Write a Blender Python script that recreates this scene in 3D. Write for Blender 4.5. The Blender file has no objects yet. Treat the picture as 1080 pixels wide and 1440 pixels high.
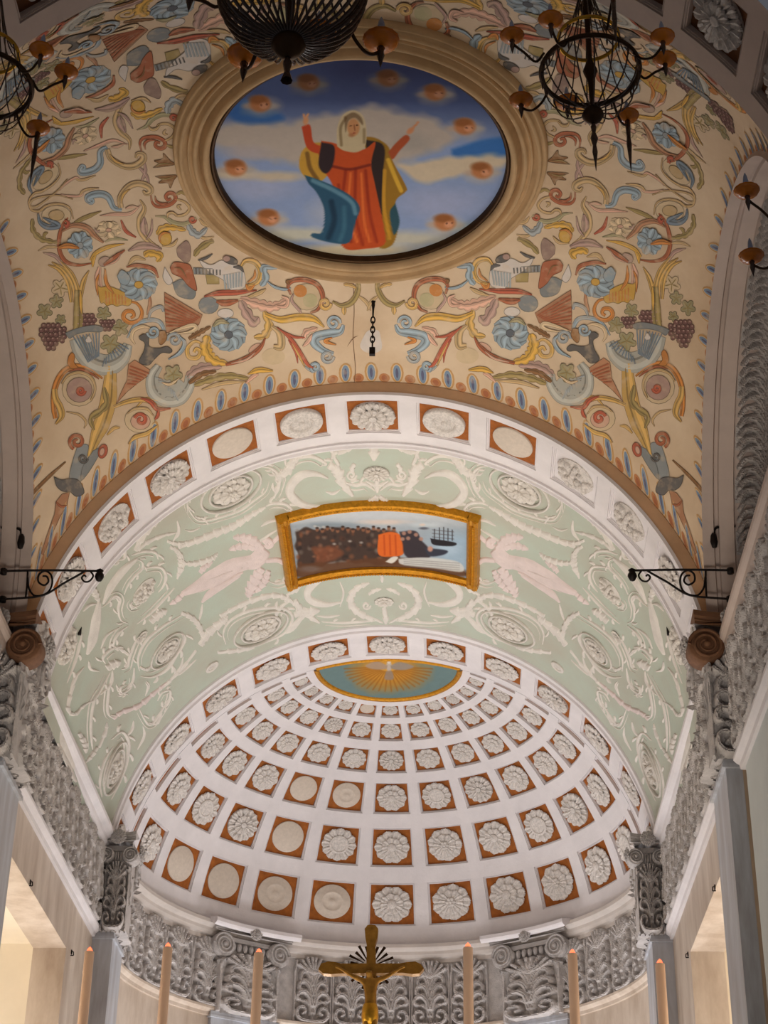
import bpy, math, random
import numpy as np
from mathutils import Matrix, Vector
random.seed(7); rng = np.random.default_rng(7)
pi = math.pi
C = bpy.context.scene.collection
# ------------------------------------------------------------------ camera
FPX, PITCH, YAW, ROLL = 2534.4835, 0.53364, -0.03688, -0.01678
CAM = np.array([0.8813, 0.0, 1.6])
_h = np.array([math.sin(YAW), math.cos(YAW), 0.0]); _r = np.array([math.cos(YAW), -math.sin(YAW), 0.0]); _z = np.array([0, 0, 1.0])
FWD = _h * math.cos(PITCH) + _z * math.sin(PITCH)
_u = _z * math.cos(PITCH) - _h * math.sin(PITCH)
RIGHT = _r * math.cos(ROLL) - _u * math.sin(ROLL)
UP = _r * math.sin(ROLL) + _u * math.cos(ROLL)
cd = bpy.data.cameras.new('camera'); cam = bpy.data.objects.new('camera', cd); C.objects.link(cam)
cd.sensor_fit = 'HORIZONTAL'; cd.sensor_width = 36.0; cd.lens = 36.0 * FPX / 1080.0; cd.clip_end = 200
M = Matrix.Identity(4)
for i in range(3):
    M[i][0] = RIGHT[i]; M[i][1] = UP[i]; M[i][2] = -FWD[i]; M[i][3] = CAM[i]
cam.matrix_world = M
sc = bpy.context.scene
sc.camera = cam
sc.view_settings.view_transform = 'Standard'; sc.view_settings.look = 'None'
sc.view_settings.exposure = 0.0; sc.view_settings.gamma = 1.0; sc.view_settings.use_curve_mapping = False
# ------------------------------------------------------------------ light
wd = bpy.data.worlds.new('World'); sc.world = wd; wd.use_nodes = True
wd.node_tree.nodes['Background'].inputs[0].default_value = (0.80, 0.84, 0.95, 1)
wd.node_tree.nodes['Background'].inputs[1].default_value = 0.10
def area(name, loc, target, sx, sy, power, col, spread=180):
    l = bpy.data.lights.new(name, 'AREA'); l.shape = 'RECTANGLE'; l.size = sx; l.size_y = sy; l.energy = power; l.color = col; l.spread = math.radians(spread)
    o = bpy.data.objects.new(name, l); C.objects.link(o); o.location = loc
    o.rotation_euler = (Vector(target) - Vector(loc)).to_track_quat('-Z', 'Y').to_euler(); return o
# daylight of the tall chancel windows below the frame and of the apse window behind the altar; bounce and nave lamps are added fill
for s in (-1, 1):
    area('apse_window_light', (s * 2.3, 29.9, 5.6), (s * .6, 21.5, 12.5), 1.6, 3.4, 310, (0.98, 0.98, 1.0))
    area('chancel_window_light', (s * 3.9, 22.2, 3.6), (-s * 1.5, 25.0, 11), 2.6, 4.0, 85, (1.0, 0.97, 0.95))
area('chancel_bounce_light', (0, 24.6, 0.8), (0, 27.6, 13), 4.5, 2.5, 150, (0.98, 0.98, 1.0))
area('nave_fill_light', (0.0, 7.5, 0.6), (0, 19.3, 12.3), 5.0, 3.0, 100, (1.0, 0.92, 0.82), 52)  # fill added low in the nave to brighten faces turned towards it
area('crossing_bounce_light', (0.0, 16.4, 0.6), (0, 20.2, 14), 5.0, 2.5, 78, (1.0, 0.87, 0.70), 60)  # added upward fill, cone narrowed to leave the near vault dim
# ------------------------------------------------------------------ geometry constants
D1, DB, D2, D3 = 18.885, 20.02, 25.78, 26.877
ZS, R1, RA = 10.486, 4.0, 4.167
YC, L, WS = 15.24, 3.645, 3.94
ZC, RSIDE, Z0 = 11.02, 3.1, 15.12
ZF0, ZF1, ZCT = 9.70, 10.86, 11.10      # frieze bottom, frieze top, cornice top
WX = 4.2
YN = 2 * YC - D1
def proj(P):
    P = np.asarray(P, float) - CAM
    d = P @ FWD
    return np.stack([540 + FPX * (P @ RIGHT) / d, 720 - FPX * (P @ UP) / d], -1)
def ray(px, py):
    d = FWD + RIGHT * (px - 540) / FPX - UP * (py - 720) / FPX
    return d / np.linalg.norm(d)
def at_y(px, py, y):
    d = ray(px, py); return CAM + d * ((y - CAM[1]) / d[1])
def RB(y): return R1 + (y - D1) / (D3 - D1) * 0.167
def S_barrel(a, y):
    r = RB(y); return np.stack([r * np.sin(a), y + 0 * a, ZS + r * np.cos(a)], -1)
TM = math.acos((ZC - ZS) / 4.2)
def S_vault(u, v):
    u = np.asarray(u, float); v = np.asarray(v, float)
    xf = 4.2 * np.sin(u * TM); zf = ZS + 4.2 * np.cos(u * TM)
    va = np.abs(v); xs = WS + .226 * va ** 8
    x = xf + u * xs - u * 4.2 * math.sin(TM)
    y = YC + RSIDE * np.sin(v * pi / 2) + (L - RSIDE) * np.sign(v) * va ** 8
    zs = ZC + RSIDE * np.cos(np.clip(v, -1, 1) * pi / 2)
    wf = (1 - np.cos(v * pi / 2)) ** 1.3; ws = (1 - np.cos(u * pi / 2)) ** 1.4
    z = Z0 + wf * (zf - Z0) + ws * (zs - Z0) - wf * ws * (ZC - Z0)
    return np.stack([x, y, z], -1)
def S_dome(a, e, r=RA):
    return np.stack([r * np.cos(e) * np.sin(a), D3 + r * np.cos(e) * np.cos(a), ZS + r * np.sin(e)], -1)
def normal(S, a, b, toward):
    h = 1e-4
    t1 = S(a + h, b) - S(a - h, b); t2 = S(a, b + h) - S(a, b - h)
    n = np.cross(t1, t2); n /= np.linalg.norm(n, axis=-1, keepdims=True) + 1e-12
    s = np.sign(((toward - S(a, b)) * n).sum(-1, keepdims=True)); return n * s
def unproj(S, pts, g, lim=None):
    pts = np.asarray(pts, float).reshape(-1, 2); q = np.tile(np.asarray(g, float), (len(pts), 1)) if np.ndim(g) == 1 else np.array(g, float)
    h = 1e-5
    for it in range(40):
        f0 = proj(S(q[:, 0], q[:, 1])) - pts
        fa = (proj(S(q[:, 0] + h, q[:, 1])) - pts - f0) / h; fb = (proj(S(q[:, 0], q[:, 1] + h)) - pts - f0) / h
        det = fa[:, 0] * fb[:, 1] - fa[:, 1] * fb[:, 0]; det = np.where(np.abs(det) < 1e-6, 1e-6, det)
        da = (f0[:, 0] * fb[:, 1] - f0[:, 1] * fb[:, 0]) / det; db = (fa[:, 0] * f0[:, 1] - fa[:, 1] * f0[:, 0]) / det
        q[:, 0] -= np.clip(da, -.15, .15); q[:, 1] -= np.clip(db, -.3, .3)
        if lim is not None: q = np.clip(q, lim[0], lim[1])
    return q
# ------------------------------------------------------------------ materials
MATS = {}
def lin(c): return tuple(((v / 255) / 12.92 if v / 255 <= .04045 else ((v / 255 + .055) / 1.055) ** 2.4) for v in c)
def mat(name, rgb, rough=.8, metal=0.0, var=.12, scale=3.0, bump=0.0, bscale=40.0, second=None, spec=.3, attr=False, stretch=None, wear=None):
    m = bpy.data.materials.new(name); m.use_nodes = True; nt = m.node_tree; N = nt.nodes; Lk = nt.links
    b = N['Principled BSDF']; b.inputs['Roughness'].default_value = rough; b.inputs['Metallic'].default_value = metal
    b.inputs['Specular IOR Level'].default_value = spec
    tc = N.new('ShaderNodeTexCoord'); mp = N.new('ShaderNodeMapping'); Lk.new(tc.outputs['Object'], mp.inputs['Vector'])
    if stretch: mp.inputs['Scale'].default_value = stretch
    no = N.new('ShaderNodeTexNoise'); no.inputs['Scale'].default_value = scale; no.inputs['Detail'].default_value = 5; no.inputs['Roughness'].default_value = .65
    Lk.new(mp.outputs[0], no.inputs['Vector'])
    c = lin(rgb)
    if attr:
        at = N.new('ShaderNodeAttribute'); at.attribute_name = 'Col'
        mx = N.new('ShaderNodeMix'); mx.data_type = 'RGBA'; mx.blend_type = 'MULTIPLY'; mx.inputs['Factor'].default_value = 1
        rp = N.new('ShaderNodeValToRGB'); rp.color_ramp.elements[0].position = .3; rp.color_ramp.elements[1].position = .7
        rp.color_ramp.elements[0].color = (1 - var, 1 - var, 1 - var, 1); rp.color_ramp.elements[1].color = (1 + var * .4,) * 3 + (1,)
        Lk.new(no.outputs['Fac'], rp.inputs['Fac']); Lk.new(at.outputs['Color'], mx.inputs['A']); Lk.new(rp.outputs['Color'], mx.inputs['B'])
        out = mx.outputs['Result']
        if wear:
            n2 = N.new('ShaderNodeTexNoise'); n2.inputs['Scale'].default_value = 7; n2.inputs['Detail'].default_value = 6; Lk.new(mp.outputs[0], n2.inputs['Vector'])
            r2 = N.new('ShaderNodeValToRGB'); r2.color_ramp.elements[0].position = .52; r2.color_ramp.elements[1].position = .72
            r2.color_ramp.elements[0].color = (.08,) * 3 + (1,); r2.color_ramp.elements[1].color = (.50,) * 3 + (1,); Lk.new(n2.outputs['Fac'], r2.inputs['Fac'])
            m2 = N.new('ShaderNodeMix'); m2.data_type = 'RGBA'; Lk.new(r2.outputs['Color'], m2.inputs['Factor']); Lk.new(out, m2.inputs['A']); m2.inputs['B'].default_value = lin(wear) + (1,)
            out = m2.outputs['Result']
        Lk.new(out, b.inputs['Base Color'])
    else:
        rp = N.new('ShaderNodeValToRGB'); rp.color_ramp.elements[0].position = .3; rp.color_ramp.elements[1].position = .7
        s = lin(second) if second else tuple(v * (1 - var) for v in c)
        rp.color_ramp.elements[0].color = s + (1,); rp.color_ramp.elements[1].color = tuple(min(1, v * (1 + var * .3)) for v in c) + (1,)
        Lk.new(no.outputs['Fac'], rp.inputs['Fac']); Lk.new(rp.outputs['Color'], b.inputs['Base Color'])
    if bump:
        n3 = N.new('ShaderNodeTexNoise'); n3.inputs['Scale'].default_value = bscale; n3.inputs['Detail'].default_value = 4; Lk.new(tc.outputs['Object'], n3.inputs['Vector'])
        bp = N.new('ShaderNodeBump'); bp.inputs['Strength'].default_value = bump; bp.inputs['Distance'].default_value = .02
        Lk.new(n3.outputs['Fac'], bp.inputs['Height']); Lk.new(bp.outputs['Normal'], b.inputs['Normal'])
    MATS[name] = m; return m
mat('white_plaster', (222, 216, 217), var=.10, scale=2.2, bump=.15, bscale=30)
mat('rosette_plaster', (222, 214, 208), var=.34, scale=9, bump=.35, bscale=60)
mat('disc_plaster', (206, 192, 178), var=.12, scale=6)
mat('cornice_grey', (200, 190, 183), var=.15, scale=2)
mat('grey_relief', (194, 187, 184), var=.30, scale=6, bump=.5, bscale=45)
mat('sage_green', (174, 184, 170), var=.13, scale=.9, bump=.12, bscale=25, second=(175, 171, 157))
mat('stucco', (216, 209, 201), var=.12, scale=5, bump=.3, bscale=50)
mat('stucco_pink', (218, 202, 198), var=.12, scale=5, bump=.3, bscale=50)
mat('ochre', (162, 92, 34), var=.42, scale=7, bump=.1)
mat('vault_beige', (224, 202, 174), var=.16, scale=.8, bump=.10, bscale=18, second=(208, 180, 148))
mat('frame_beige', (202, 168, 126), var=.2, scale=3)
mat('brown_ring', (206, 168, 132), var=.16, scale=2)
mat('side_mauve', (200, 182, 172), var=.12, scale=2)
mat('blue_marble', (186, 190, 198), rough=.35, var=.30, scale=1.6, second=(150, 146, 148), stretch=(2.2, 2.2, .35), spec=.5)
mat('beige_marble', (206, 192, 178), rough=.4, var=.3, scale=1.5, second=(172, 152, 134), stretch=(1.6, 1.6, .5), spec=.5)
mat('brown_marble', (176, 152, 128), rough=.4, var=.2, scale=2, stretch=(2, 2, .4))
mat('pale_wall', (208, 212, 210), var=.08, scale=1)
mat('cream_wall', (238, 226, 206), var=.10, scale=.8)
mat('brown_plaster', (120, 84, 60), var=.25, scale=5, bump=.3)
mat('iron', (34, 28, 26), rough=.55, metal=.6, var=.2)
mat('gold', (214, 160, 52), rough=.32, metal=.85, var=.3, scale=14, bump=.2)
mat('gilt_frame', (206, 142, 34), rough=.4, metal=.55, var=.35, scale=20, bump=.4, bscale=80)
mat('dark_bronze', (72, 50, 30), rough=.45, metal=.7, var=.3, scale=10)
mat('amber_glass', (255, 138, 14), rough=.22, metal=.0, var=.3, scale=12, spec=.8)
mat('bulb', (176, 184, 206), rough=.2, var=.1, spec=.6)
mat('bead_glass', (84, 62, 52), rough=.2, metal=.1, var=.5, scale=30, spec=.8)
mat('candle_wax', (236, 200, 172), rough=.5, var=.10, scale=2, stretch=(1, 1, .2))
mat('floor_marble', (196, 186, 172), rough=.3, var=.2, scale=1.0)
mat('paint', (255, 255, 255), rough=.85, var=.10, scale=5, attr=True, wear=(217, 192, 160))
mat('canvas', (255, 255, 255), rough=.7, var=.06, scale=9, attr=True, spec=.12)
mat('wood_altar', (120, 96, 76), rough=.5, var=.2)
def glow(name, rgb, s):
    m = bpy.data.materials.new(name); m.use_nodes = True; b = m.node_tree.nodes['Principled BSDF']
    b.inputs['Base Color'].default_value = lin(rgb) + (1,); b.inputs['Emission Color'].default_value = lin(rgb) + (1,); b.inputs['Emission Strength'].default_value = s; MATS[name] = m
glow('candle_flame', (255, 96, 60), 3.0)
mat('old_gold', (164, 118, 48), rough=.45, metal=.6, var=.35, scale=12, bump=.2)
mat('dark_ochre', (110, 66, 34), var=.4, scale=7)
# ------------------------------------------------------------------ mesh helpers
def link_mesh(name, V, F, m=None, parent=None, smooth=True, cols=None):
    me = bpy.data.meshes.new(name); V = np.asarray(V, float)
    me.from_pydata(V.tolist(), [], F); me.update()
    if cols is not None:
        at = me.color_attributes.new('Col', 'FLOAT_COLOR', 'POINT' if len(cols) == len(V) else 'CORNER')
        cols = np.asarray(cols, float)
        if len(cols) != len(V): cols = np.repeat(cols, [len(f) for f in F], axis=0)
        at.data.foreach_set('color', np.c_[cols, np.ones(len(cols))].ravel())
    if smooth: me.polygons.foreach_set('use_smooth', [True] * len(me.polygons))
    if m: me.materials.append(MATS[m])
    o = bpy.data.objects.new(name, me); C.objects.link(o)
    if parent: o.parent = parent
    return o
def tag(o, label=None, cat=None, group=None, kind=None):
    if label: o['label'] = label
    if cat: o['category'] = cat
    if group: o['group'] = group
    if kind: o['kind'] = kind
    return o
def thing(name, loc=(0, 0, 0), rz=0.0, **k):
    o = bpy.data.objects.new(name, None); C.objects.link(o); o.location = loc; o.rotation_euler = (0, 0, rz); o.empty_display_size = .1
    return tag(o, **k)
def dup(o, parent=None, loc=None, rz=None, **k):
    c = o.copy(); C.objects.link(c)
    if parent: c.parent = parent
    if loc is not None: c.location = loc
    if rz is not None: c.rotation_euler = (0, 0, rz)
    for ch in list(KIDS.get(o.name, [])):
        dup(ch, c)
    return tag(c, **k)
KIDS = {}
def kid(p, o): KIDS.setdefault(p.name, []).append(o); o.parent = p; return o
class MB:
    def __init__(s): s.V = []; s.F = []; s.c = []
    def add(s, V, F, col=None):
        n = len(s.V); s.V += [tuple(v) for v in V]; s.F += [tuple(i + n for i in f) for f in F]
        if col is not None: s.c += [col] * len(F)
        return s
    def grid(s, P, cu=False, cv=False, flip=False):
        P = np.asarray(P); n, m = P.shape[:2]; F = []
        for i in range(n if cu else n - 1):
            for j in range(m if cv else m - 1):
                a, b, c, d = i * m + j, ((i + 1) % n) * m + j, ((i + 1) % n) * m + (j + 1) % m, i * m + (j + 1) % m
                F.append((d, c, b, a) if flip else (a, b, c, d))
        return s.add(P.reshape(-1, 3), F)
    def box(s, x0, x1, y0, y1, z0, z1):
        V = [(x, y, z) for z in (z0, z1) for y in (y0, y1) for x in (x0, x1)]
        return s.add(V, [(0, 2, 3, 1), (4, 5, 7, 6), (0, 1, 5, 4), (2, 6, 7, 3), (0, 4, 6, 2), (1, 3, 7, 5)])
    def tube(s, pts, r, n=8, closed=False, caps=True):
        P = np.asarray(pts, float); k = len(P); rr = np.broadcast_to(np.asarray(r, float), (k,))
        T = np.roll(P, -1, 0) - np.roll(P, 1, 0) if closed else np.gradient(P, axis=0)
        T /= np.linalg.norm(T, axis=1, keepdims=True) + 1e-12
        up = np.array([0, 0, 1.0]) if abs(T[0][2]) < .9 else np.array([1.0, 0, 0]); rows = []
        a = np.cross(T[0], up); a /= np.linalg.norm(a)
        for i in range(k):
            a = a - T[i] * (a @ T[i]); a /= np.linalg.norm(a) + 1e-12; b = np.cross(T[i], a)
            th = np.linspace(0, 2 * pi, n, endpoint=False)
            rows.append(P[i] + rr[i] * (np.cos(th)[:, None] * a + np.sin(th)[:, None] * b))
        n0 = len(s.V); s.grid(np.array(rows), cu=closed, cv=True)
        if caps and not closed:
            s.F.append(tuple(n0 + i for i in range(n))[::-1]); s.F.append(tuple(n0 + (k - 1) * n + i for i in range(n)))
        return s
    def lathe(s, prof, n=16, o=(0, 0, 0), ax=2):
        th = np.linspace(0, 2 * pi, n, endpoint=False)
        P = np.array([[(r * math.cos(t), r * math.sin(t), z) for t in th] for r, z in prof])
        if ax == 1: P = P[..., [0, 2, 1]] * np.array([1, -1, 1])
        return s.grid(P + np.array(o), cv=True)
    def build(s, name, m, parent=None, smooth=True):
        return link_mesh(name, s.V, s.F, m, parent, smooth, np.array(s.c) if s.c else None)
def struct(o): o['kind'] = 'structure'; return o
# ------------------------------------------------------------------ crossing vault
g = np.linspace(-1, 1, 81); U, Vv = np.meshgrid(g, g, indexing='ij')
Pv = S_vault(U, Vv)
ceiling = struct(MB().grid(Pv).build('ceiling', 'vault_beige'))
tag(ceiling, 'beige crossing vault painted with coloured acanthus scrolls', 'vault')
# ------------------------------------------------------------------ coffered surfaces
def coffered(name, S, ub, vb, uh, vh, m, step=.02, depth=.07, led=.10, toward=(0, 22, 8), sub=4):
    """white lattice with real recesses: S(u,v) the surface, holes uh x vh; returns object and hole list"""
    mb = MB(); tw = np.array(toward, float)
    us = sorted(set([ub[0], ub[1]] + [e for h in uh for e in h])); vs = sorted(set([vb[0], vb[1]] + [e for h in vh for e in h]))
    def pos(u, v, d):
        return S(u, v) - normal(S, u, v, tw) * d
    holes = []
    for i in range(len(us) - 1):
        for j in range(len(vs) - 1):
            um, vm = (us[i] + us[i + 1]) / 2, (vs[j] + vs[j + 1]) / 2
            hu = [h for h in uh if h[0] < um < h[1]]; hv = [h for h in vh if h[0] < vm < h[1]]
            if hu and hv:
                holes.append((hu[0], hv[0])); continue
            gu, gv = np.meshgrid(np.linspace(us[i], us[i + 1], sub + 1), np.linspace(vs[j], vs[j + 1], sub + 1), indexing='ij')
            mb.grid(pos(gu, gv, np.zeros(gu.shape + (1,))))
    for (u0, u1), (v0, v1) in holes:
        cu, cv = (u0 + u1) / 2, (v0 + v1) / 2
        t = np.linspace(0, 1, sub + 1)[:-1]
        loop = [(u0 + (u1 - u0) * k, v0) for k in t] + [(u1, v0 + (v1 - v0) * k) for k in t] + [(u1 - (u1 - u0) * k, v1) for k in t] + [(u0, v1 - (v1 - v0) * k) for k in t]
        loop = np.array(loop); rows = []
        for ins, d in ((0, 0), (0, step), (led * .45, step), (led * .5, step - .01), (led * .62, step - .01), (led * .66, step * 1.3), (led, step * 1.3), (led, depth)):
            q = np.array([cu, cv]) + (loop - [cu, cv]) * (1 - ins); rows.append(pos(q[:, 0], q[:, 1], np.full((len(q), 1), d)))
        mb.grid(np.array(rows), cv=True)
    return mb.build(name, m, smooth=False), holes, pos
def frame_at(pos, u0, u1, v0, v1, d):
    """matrix of a flat patch at depth d: local x along u, y along v, z to the room; half sizes"""
    cu, cv = (u0 + u1) / 2, (v0 + v1) / 2; f = lambda a, b, dd=d: pos(np.array([a]), np.array([b]), np.array([[dd]]))[0]
    c = (f(u0, v0) + f(u1, v0) + f(u1, v1) + f(u0, v1)) / 4
    X = f(u1, cv) - f(u0, cv); Y = f(cu, v1) - f(cu, v0); lx, ly = np.linalg.norm(X), np.linalg.norm(Y)
    X = X / lx; n = f(cu, cv, d - .1) - f(cu, cv, d); n = n - X * (n @ X); n /= np.linalg.norm(n); Y2 = np.cross(n, X)
    m = Matrix(((X[0], Y2[0], n[0], c[0]), (X[1], Y2[1], n[1], c[1]), (X[2], Y2[2], n[2], c[2]), (0, 0, 0, 1)))
    return m, lx / 2, ly / 2
# ---- rosette meshes, unit radius, relief height about .35
def petal_ring(mb, n, r0, r1, z0, z1, w, rot=0.0, curl=.12):
    for k in range(n):
        a = rot + 2 * pi * k / n; P = []
        for i, (t, k_) in enumerate(((0, .42), (.3, .66), (.58, .9), (.78, 1.0), (.92, .78), (1, .34))):
            r = r0 + (r1 - r0) * t; ww = w * k_
            zz = z0 + (z1 - z0) * t - curl * max(0, t - .75) * 4 * .5
            P.append([(r, -ww, zz - .13), (r, -ww * .55, zz + .02), (r * (1.04 if t == 1 else 1), 0, zz - .05), (r, ww * .55, zz + .02), (r, ww, zz - .13)])
        P = np.array(P); c, s_ = math.cos(a), math.sin(a)
        mb.grid(np.stack([P[..., 0] * c - P[..., 1] * s_, P[..., 0] * s_ + P[..., 1] * c, P[..., 2]], -1), flip=True)
def rosette_mesh(kind):
    mb = MB()
    if kind == 0:      # two tiers of petals
        mb.lathe([(0.02, .0), (.9, .0), (.9, .06), (.5, .12), (.02, .12)], 20); petal_ring(mb, 10, .3, 1.0, .24, .30, .30); petal_ring(mb, 8, .12, .60, .36, .46, .23, .2)
        mb.lathe([(.26, .3), (.24, .46), (.12, .56), (0.005, .58)], 12)
    elif kind == 1:    # many narrow petals round a flat eye
        mb.lathe([(0.02, .0), (.92, .0), (.92, .06), (.5, .14), (.02, .14)], 20); petal_ring(mb, 12, .45, 1.0, .26, .30, .25); mb.lathe([(.58, .2), (.56, .34), (.46, .38), (.40, .30), (0.005, .30)], 20)
    elif kind == 2:    # broad lobed flower with beaded centre
        mb.lathe([(0.02, .0), (.85, .0), (.85, .06), (.5, .12), (.02, .12)], 20); petal_ring(mb, 9, .25, 1.0, .24, .26, .34); petal_ring(mb, 9, .2, .68, .36, .40, .23, pi / 9)
        for k in range(7):
            a = k * 2 * pi / 6; r = .17 if k < 6 else 0
            mb.lathe([(.11, .34), (.10, .46), (.05, .52), (.004, .53)], 7, (r * math.cos(a), r * math.sin(a), 0))
    elif kind == 3:    # plain disc
        mb.lathe([(1.0, .0), (1.0, .10), (.97, .13), (0.004, .13)], 32)
    elif kind == 4:    # disc with a small eye
        mb.lathe([(1.0, .0), (1.0, .10), (.97, .13), (.62, .13), (.60, .17), (.52, .17), (.50, .13), (.16, .13), (.14, .19), (.004, .2)], 32)
    elif kind == 5:    # ring with a sunken flower
        mb.lathe([(1.0, .0), (1.0, .26), (.96, .3), (.62, .3), (.56, .26), (.55, .06), (.01, .05)], 32); petal_ring(mb, 10, .12, .52, .16, .2, .14); mb.lathe([(.16, .1), (.14, .26), (.004, .28)], 10)
    elif kind == 6:    # cluster of broken leaves
        mb.lathe([(0.02, .0), (.95, .0), (.95, .08), (.5, .16), (.02, .16)], 20)
        r_ = random.Random(3)
        for k in range(34):
            a = r_.random() * 2 * pi; r = .85 * math.sqrt(r_.random()); h = .2 + .22 * (1 - r)
            mb.lathe([(.17, h - .16), (.14, h), (.06, h + .07), (.004, h + .08)], 6, (r * math.cos(a), r * math.sin(a), 0))
    elif kind == 7:    # scalloped shell half
        mb.lathe([(0.02, .0), (.98, .0), (.98, .1), (.6, .14), (.02, .14)], 24); petal_ring(mb, 14, .55, 1.0, .28, .32, .21); petal_ring(mb, 10, .2, .6, .36, .42, .17, .1); mb.lathe([(.2, .28), (.17, .42), (.004, .46)], 10)
    return mb
ROS = {}
def rosette(kind, parent, mtx, sx, sy, sz, m=None):
    m = m or ('disc_plaster' if kind in (3, 4) else 'rosette_plaster')
    if (kind, m) not in ROS:
        ROS[(kind, m)] = rosette_mesh(kind).build('disc' if kind in (3, 4) else 'rosette', m, smooth=kind in (3, 4, 5)); o = ROS[(kind, m)]
    else:
        o = ROS[(kind, m)].copy(); C.objects.link(o)
    o.parent = parent; o.matrix_parent_inverse = Matrix.Identity(4)
    o.matrix_local = mtx @ Matrix.Diagonal((sx, sy, sz, 1)); return o
PANEL = {}
def panel(parent, mtx, hx, hy, m='ochre'):
    """flat coffer bottom; its own mesh so that the rosette child is not scaled"""
    key = (m, round(hx, 3), round(hy, 3))
    if key not in PANEL:
        o = MB().box(-hx, hx, -hy, hy, -.03, 0).build('coffer_panel', m, smooth=False); PANEL[key] = o
    else:
        o = PANEL[key].copy(); C.objects.link(o)
    o.parent = parent; o.matrix_local = mtx; return o
def fill_coffers(parent, holes, pos, kinds, led, depth, scale=.80, lift=.6, mfun=None):
    for (u, v) in holes:
        (u0, u1), (v0, v1) = u, v; du, dv = (u1 - u0) * led / 2, (v1 - v0) * led / 2
        m, hx, hy = frame_at(pos, u0 + du, u1 - du, v0 + dv, v1 - dv, depth)
        k, pm = kinds((u0 + u1) / 2, (v0 + v1) / 2)
        p = panel(parent, m, hx * 1.02, hy * 1.02, pm)
        if k is not None: rosette(k, p, Matrix.Identity(4), hx * (.86 if k in (3, 4, 5) else .9), hy * (.86 if k in (3, 4, 5) else .9), lift * min(hx, hy))
# ---- front band of coffers
DA = 13.22; dg = math.radians
HB = [(dg(k * DA - 5.1), dg(k * DA + 5.1)) for k in range(-6, 7)]
AM = dg(86)
SB0 = lambda a, y: S_barrel(a, y)
band, holes, pos = coffered('trim_1', SB0, (-AM, AM), (D1, DB), HB, [(19.0, 19.79)], 'white_plaster', toward=(0, 19.4, ZS), depth=.045)
tag(struct(band), 'white coffered arch band between painted vault and green vault', 'arch')
def kf(u, v):
    k = round(math.degrees(u) / DA); kk = {0: 7, 1: 5, -1: 5, 2: 3, -2: 3, -3: 7, 3: 6, -4: 6, 4: 6, -5: 7, 5: 0}.get(k, 6)
    return kk, ('white_plaster' if k >= 3 else 'ochre')
fill_coffers(band, holes, pos, kf, .10, .045)
# ---- back band of coffers
HK = [(dg(k * DA - 4.95), dg(k * DA + 4.95)) for k in range(-6, 7)]
band2, holes, pos = coffered('trim_2', SB0, (-AM, AM), (D2, D3), HK, [(25.95, 26.70)], 'white_plaster', toward=(0, 26.3, ZS), depth=.045)
tag(struct(band2), 'white coffered arch band framing the apse half dome', 'arch')
fill_coffers(band2, holes, pos, lambda u, v: ([7, 0, 2][abs(round(math.degrees(u) / DA)) % 3], 'ochre'), .10, .045)
# ---- half dome
EL = [.3194, .5577, .7724, .9455, 1.0934, 1.2067]; EH = [.088, .082, .070, .056, .046, .034]
DL = .2673
vh = [(e - h, e + h) for e, h in zip(EL, EH)]
uh = [(k * DL - .104, k * DL + .104) for k in range(-5, 6)]
E0, E1, AZ = .12, 1.292, pi / 2 - .004
uh = [(-AZ + .012, -AZ + .058)] + uh + [(AZ - .058, AZ - .012)]
dome, holes, pos = coffered('apse_dome', S_dome, (-AZ, AZ), (E0, E1), uh, vh, 'white_plaster', toward=(0, D3, ZS), depth=.055, led=.08)
tag(struct(dome), 'white coffered half dome of the apse with ochre recesses', 'dome')
DISC = {(0, -4): 3, (0, -3): 3, (0, -2): 4, (0, -1): 4, (1, -2): 3, (1, -1): 1, (2, -2): 3, (2, -1): 4, (5, -1): 3}
def kd(u, v):
    k = round(u / DL); r = int(np.argmin([abs(v - e) for e in EL]))
    if abs(u) > 1.45: return None, 'ochre'
    return DISC.get((r, k), [0, 2, 7, 0, 1, 2, 0][(r * 3 + k * 5) % 7]), 'ochre'
fill_coffers(dome, holes, pos, kd, .08, .055, lift=.55)
# ---- green barrel of the chancel
a = np.linspace(-AM, AM, 97); y = np.linspace(DB - .01, D2 + .01, 60)
Ag, Yg = np.meshgrid(a, y, indexing='ij'); rr = RB(Yg) + .03
barrel = struct(MB().grid(np.stack([rr * np.sin(Ag), Yg, ZS + rr * np.cos(Ag)], -1)).build('chancel_vault', 'sage_green'))
tag(barrel, 'sage green barrel vault of the chancel with white stucco scrolls', 'vault')
def arc_strip(name, prof, m, parent=None, a0=-AM, a1=AM, n=96, zc=ZS):
    """sweep profile [(radius, y)] round the barrel axis"""
    t = np.linspace(a0, a1, n + 1)
    return MB().grid(np.array([[(r * math.sin(q), yy, zc + r * math.cos(q)) for r, yy in prof] for q in t])).build(name, m, parent, smooth=False)
for y0, s in ((DB, 1), (D2, -1)):
    r = RB(y0)
    arc_strip('moulding', [(r + .03, y0 + s * .16), (r - .005, y0 + s * .15), (r - .02, y0 + s * .10), (r + .01, y0 + s * .08), (r + .005, y0 + s * .03), (r - .03, y0 + s * .02), (r - .03, y0 - s * .02), (r + .02, y0 - s * .02)], 'white_plaster', barrel)
# ---- brown ring and archivolt of the chancel arch, both ends of the crossing
ring = struct(arc_strip('trim_3', [(R1 + .0, D1 + .03), (R1 + .0, D1 - .005), (R1 + .02, D1 - .02), (4.19, D1 - .02), (4.2, D1 - .005), (4.26, D1 + .05)], 'brown_ring', a0=-dg(87), a1=dg(87)))
tag(ring, 'brown painted arch ring along the edge of the painted vault', 'arch')
ring_edge = arc_strip('moulding', [(R1 - .012, D1 + .06), (R1 - .012, D1 - .03), (R1 + .03, D1 - .03)], 'white_plaster', ring, a0=-dg(87), a1=dg(87))
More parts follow.
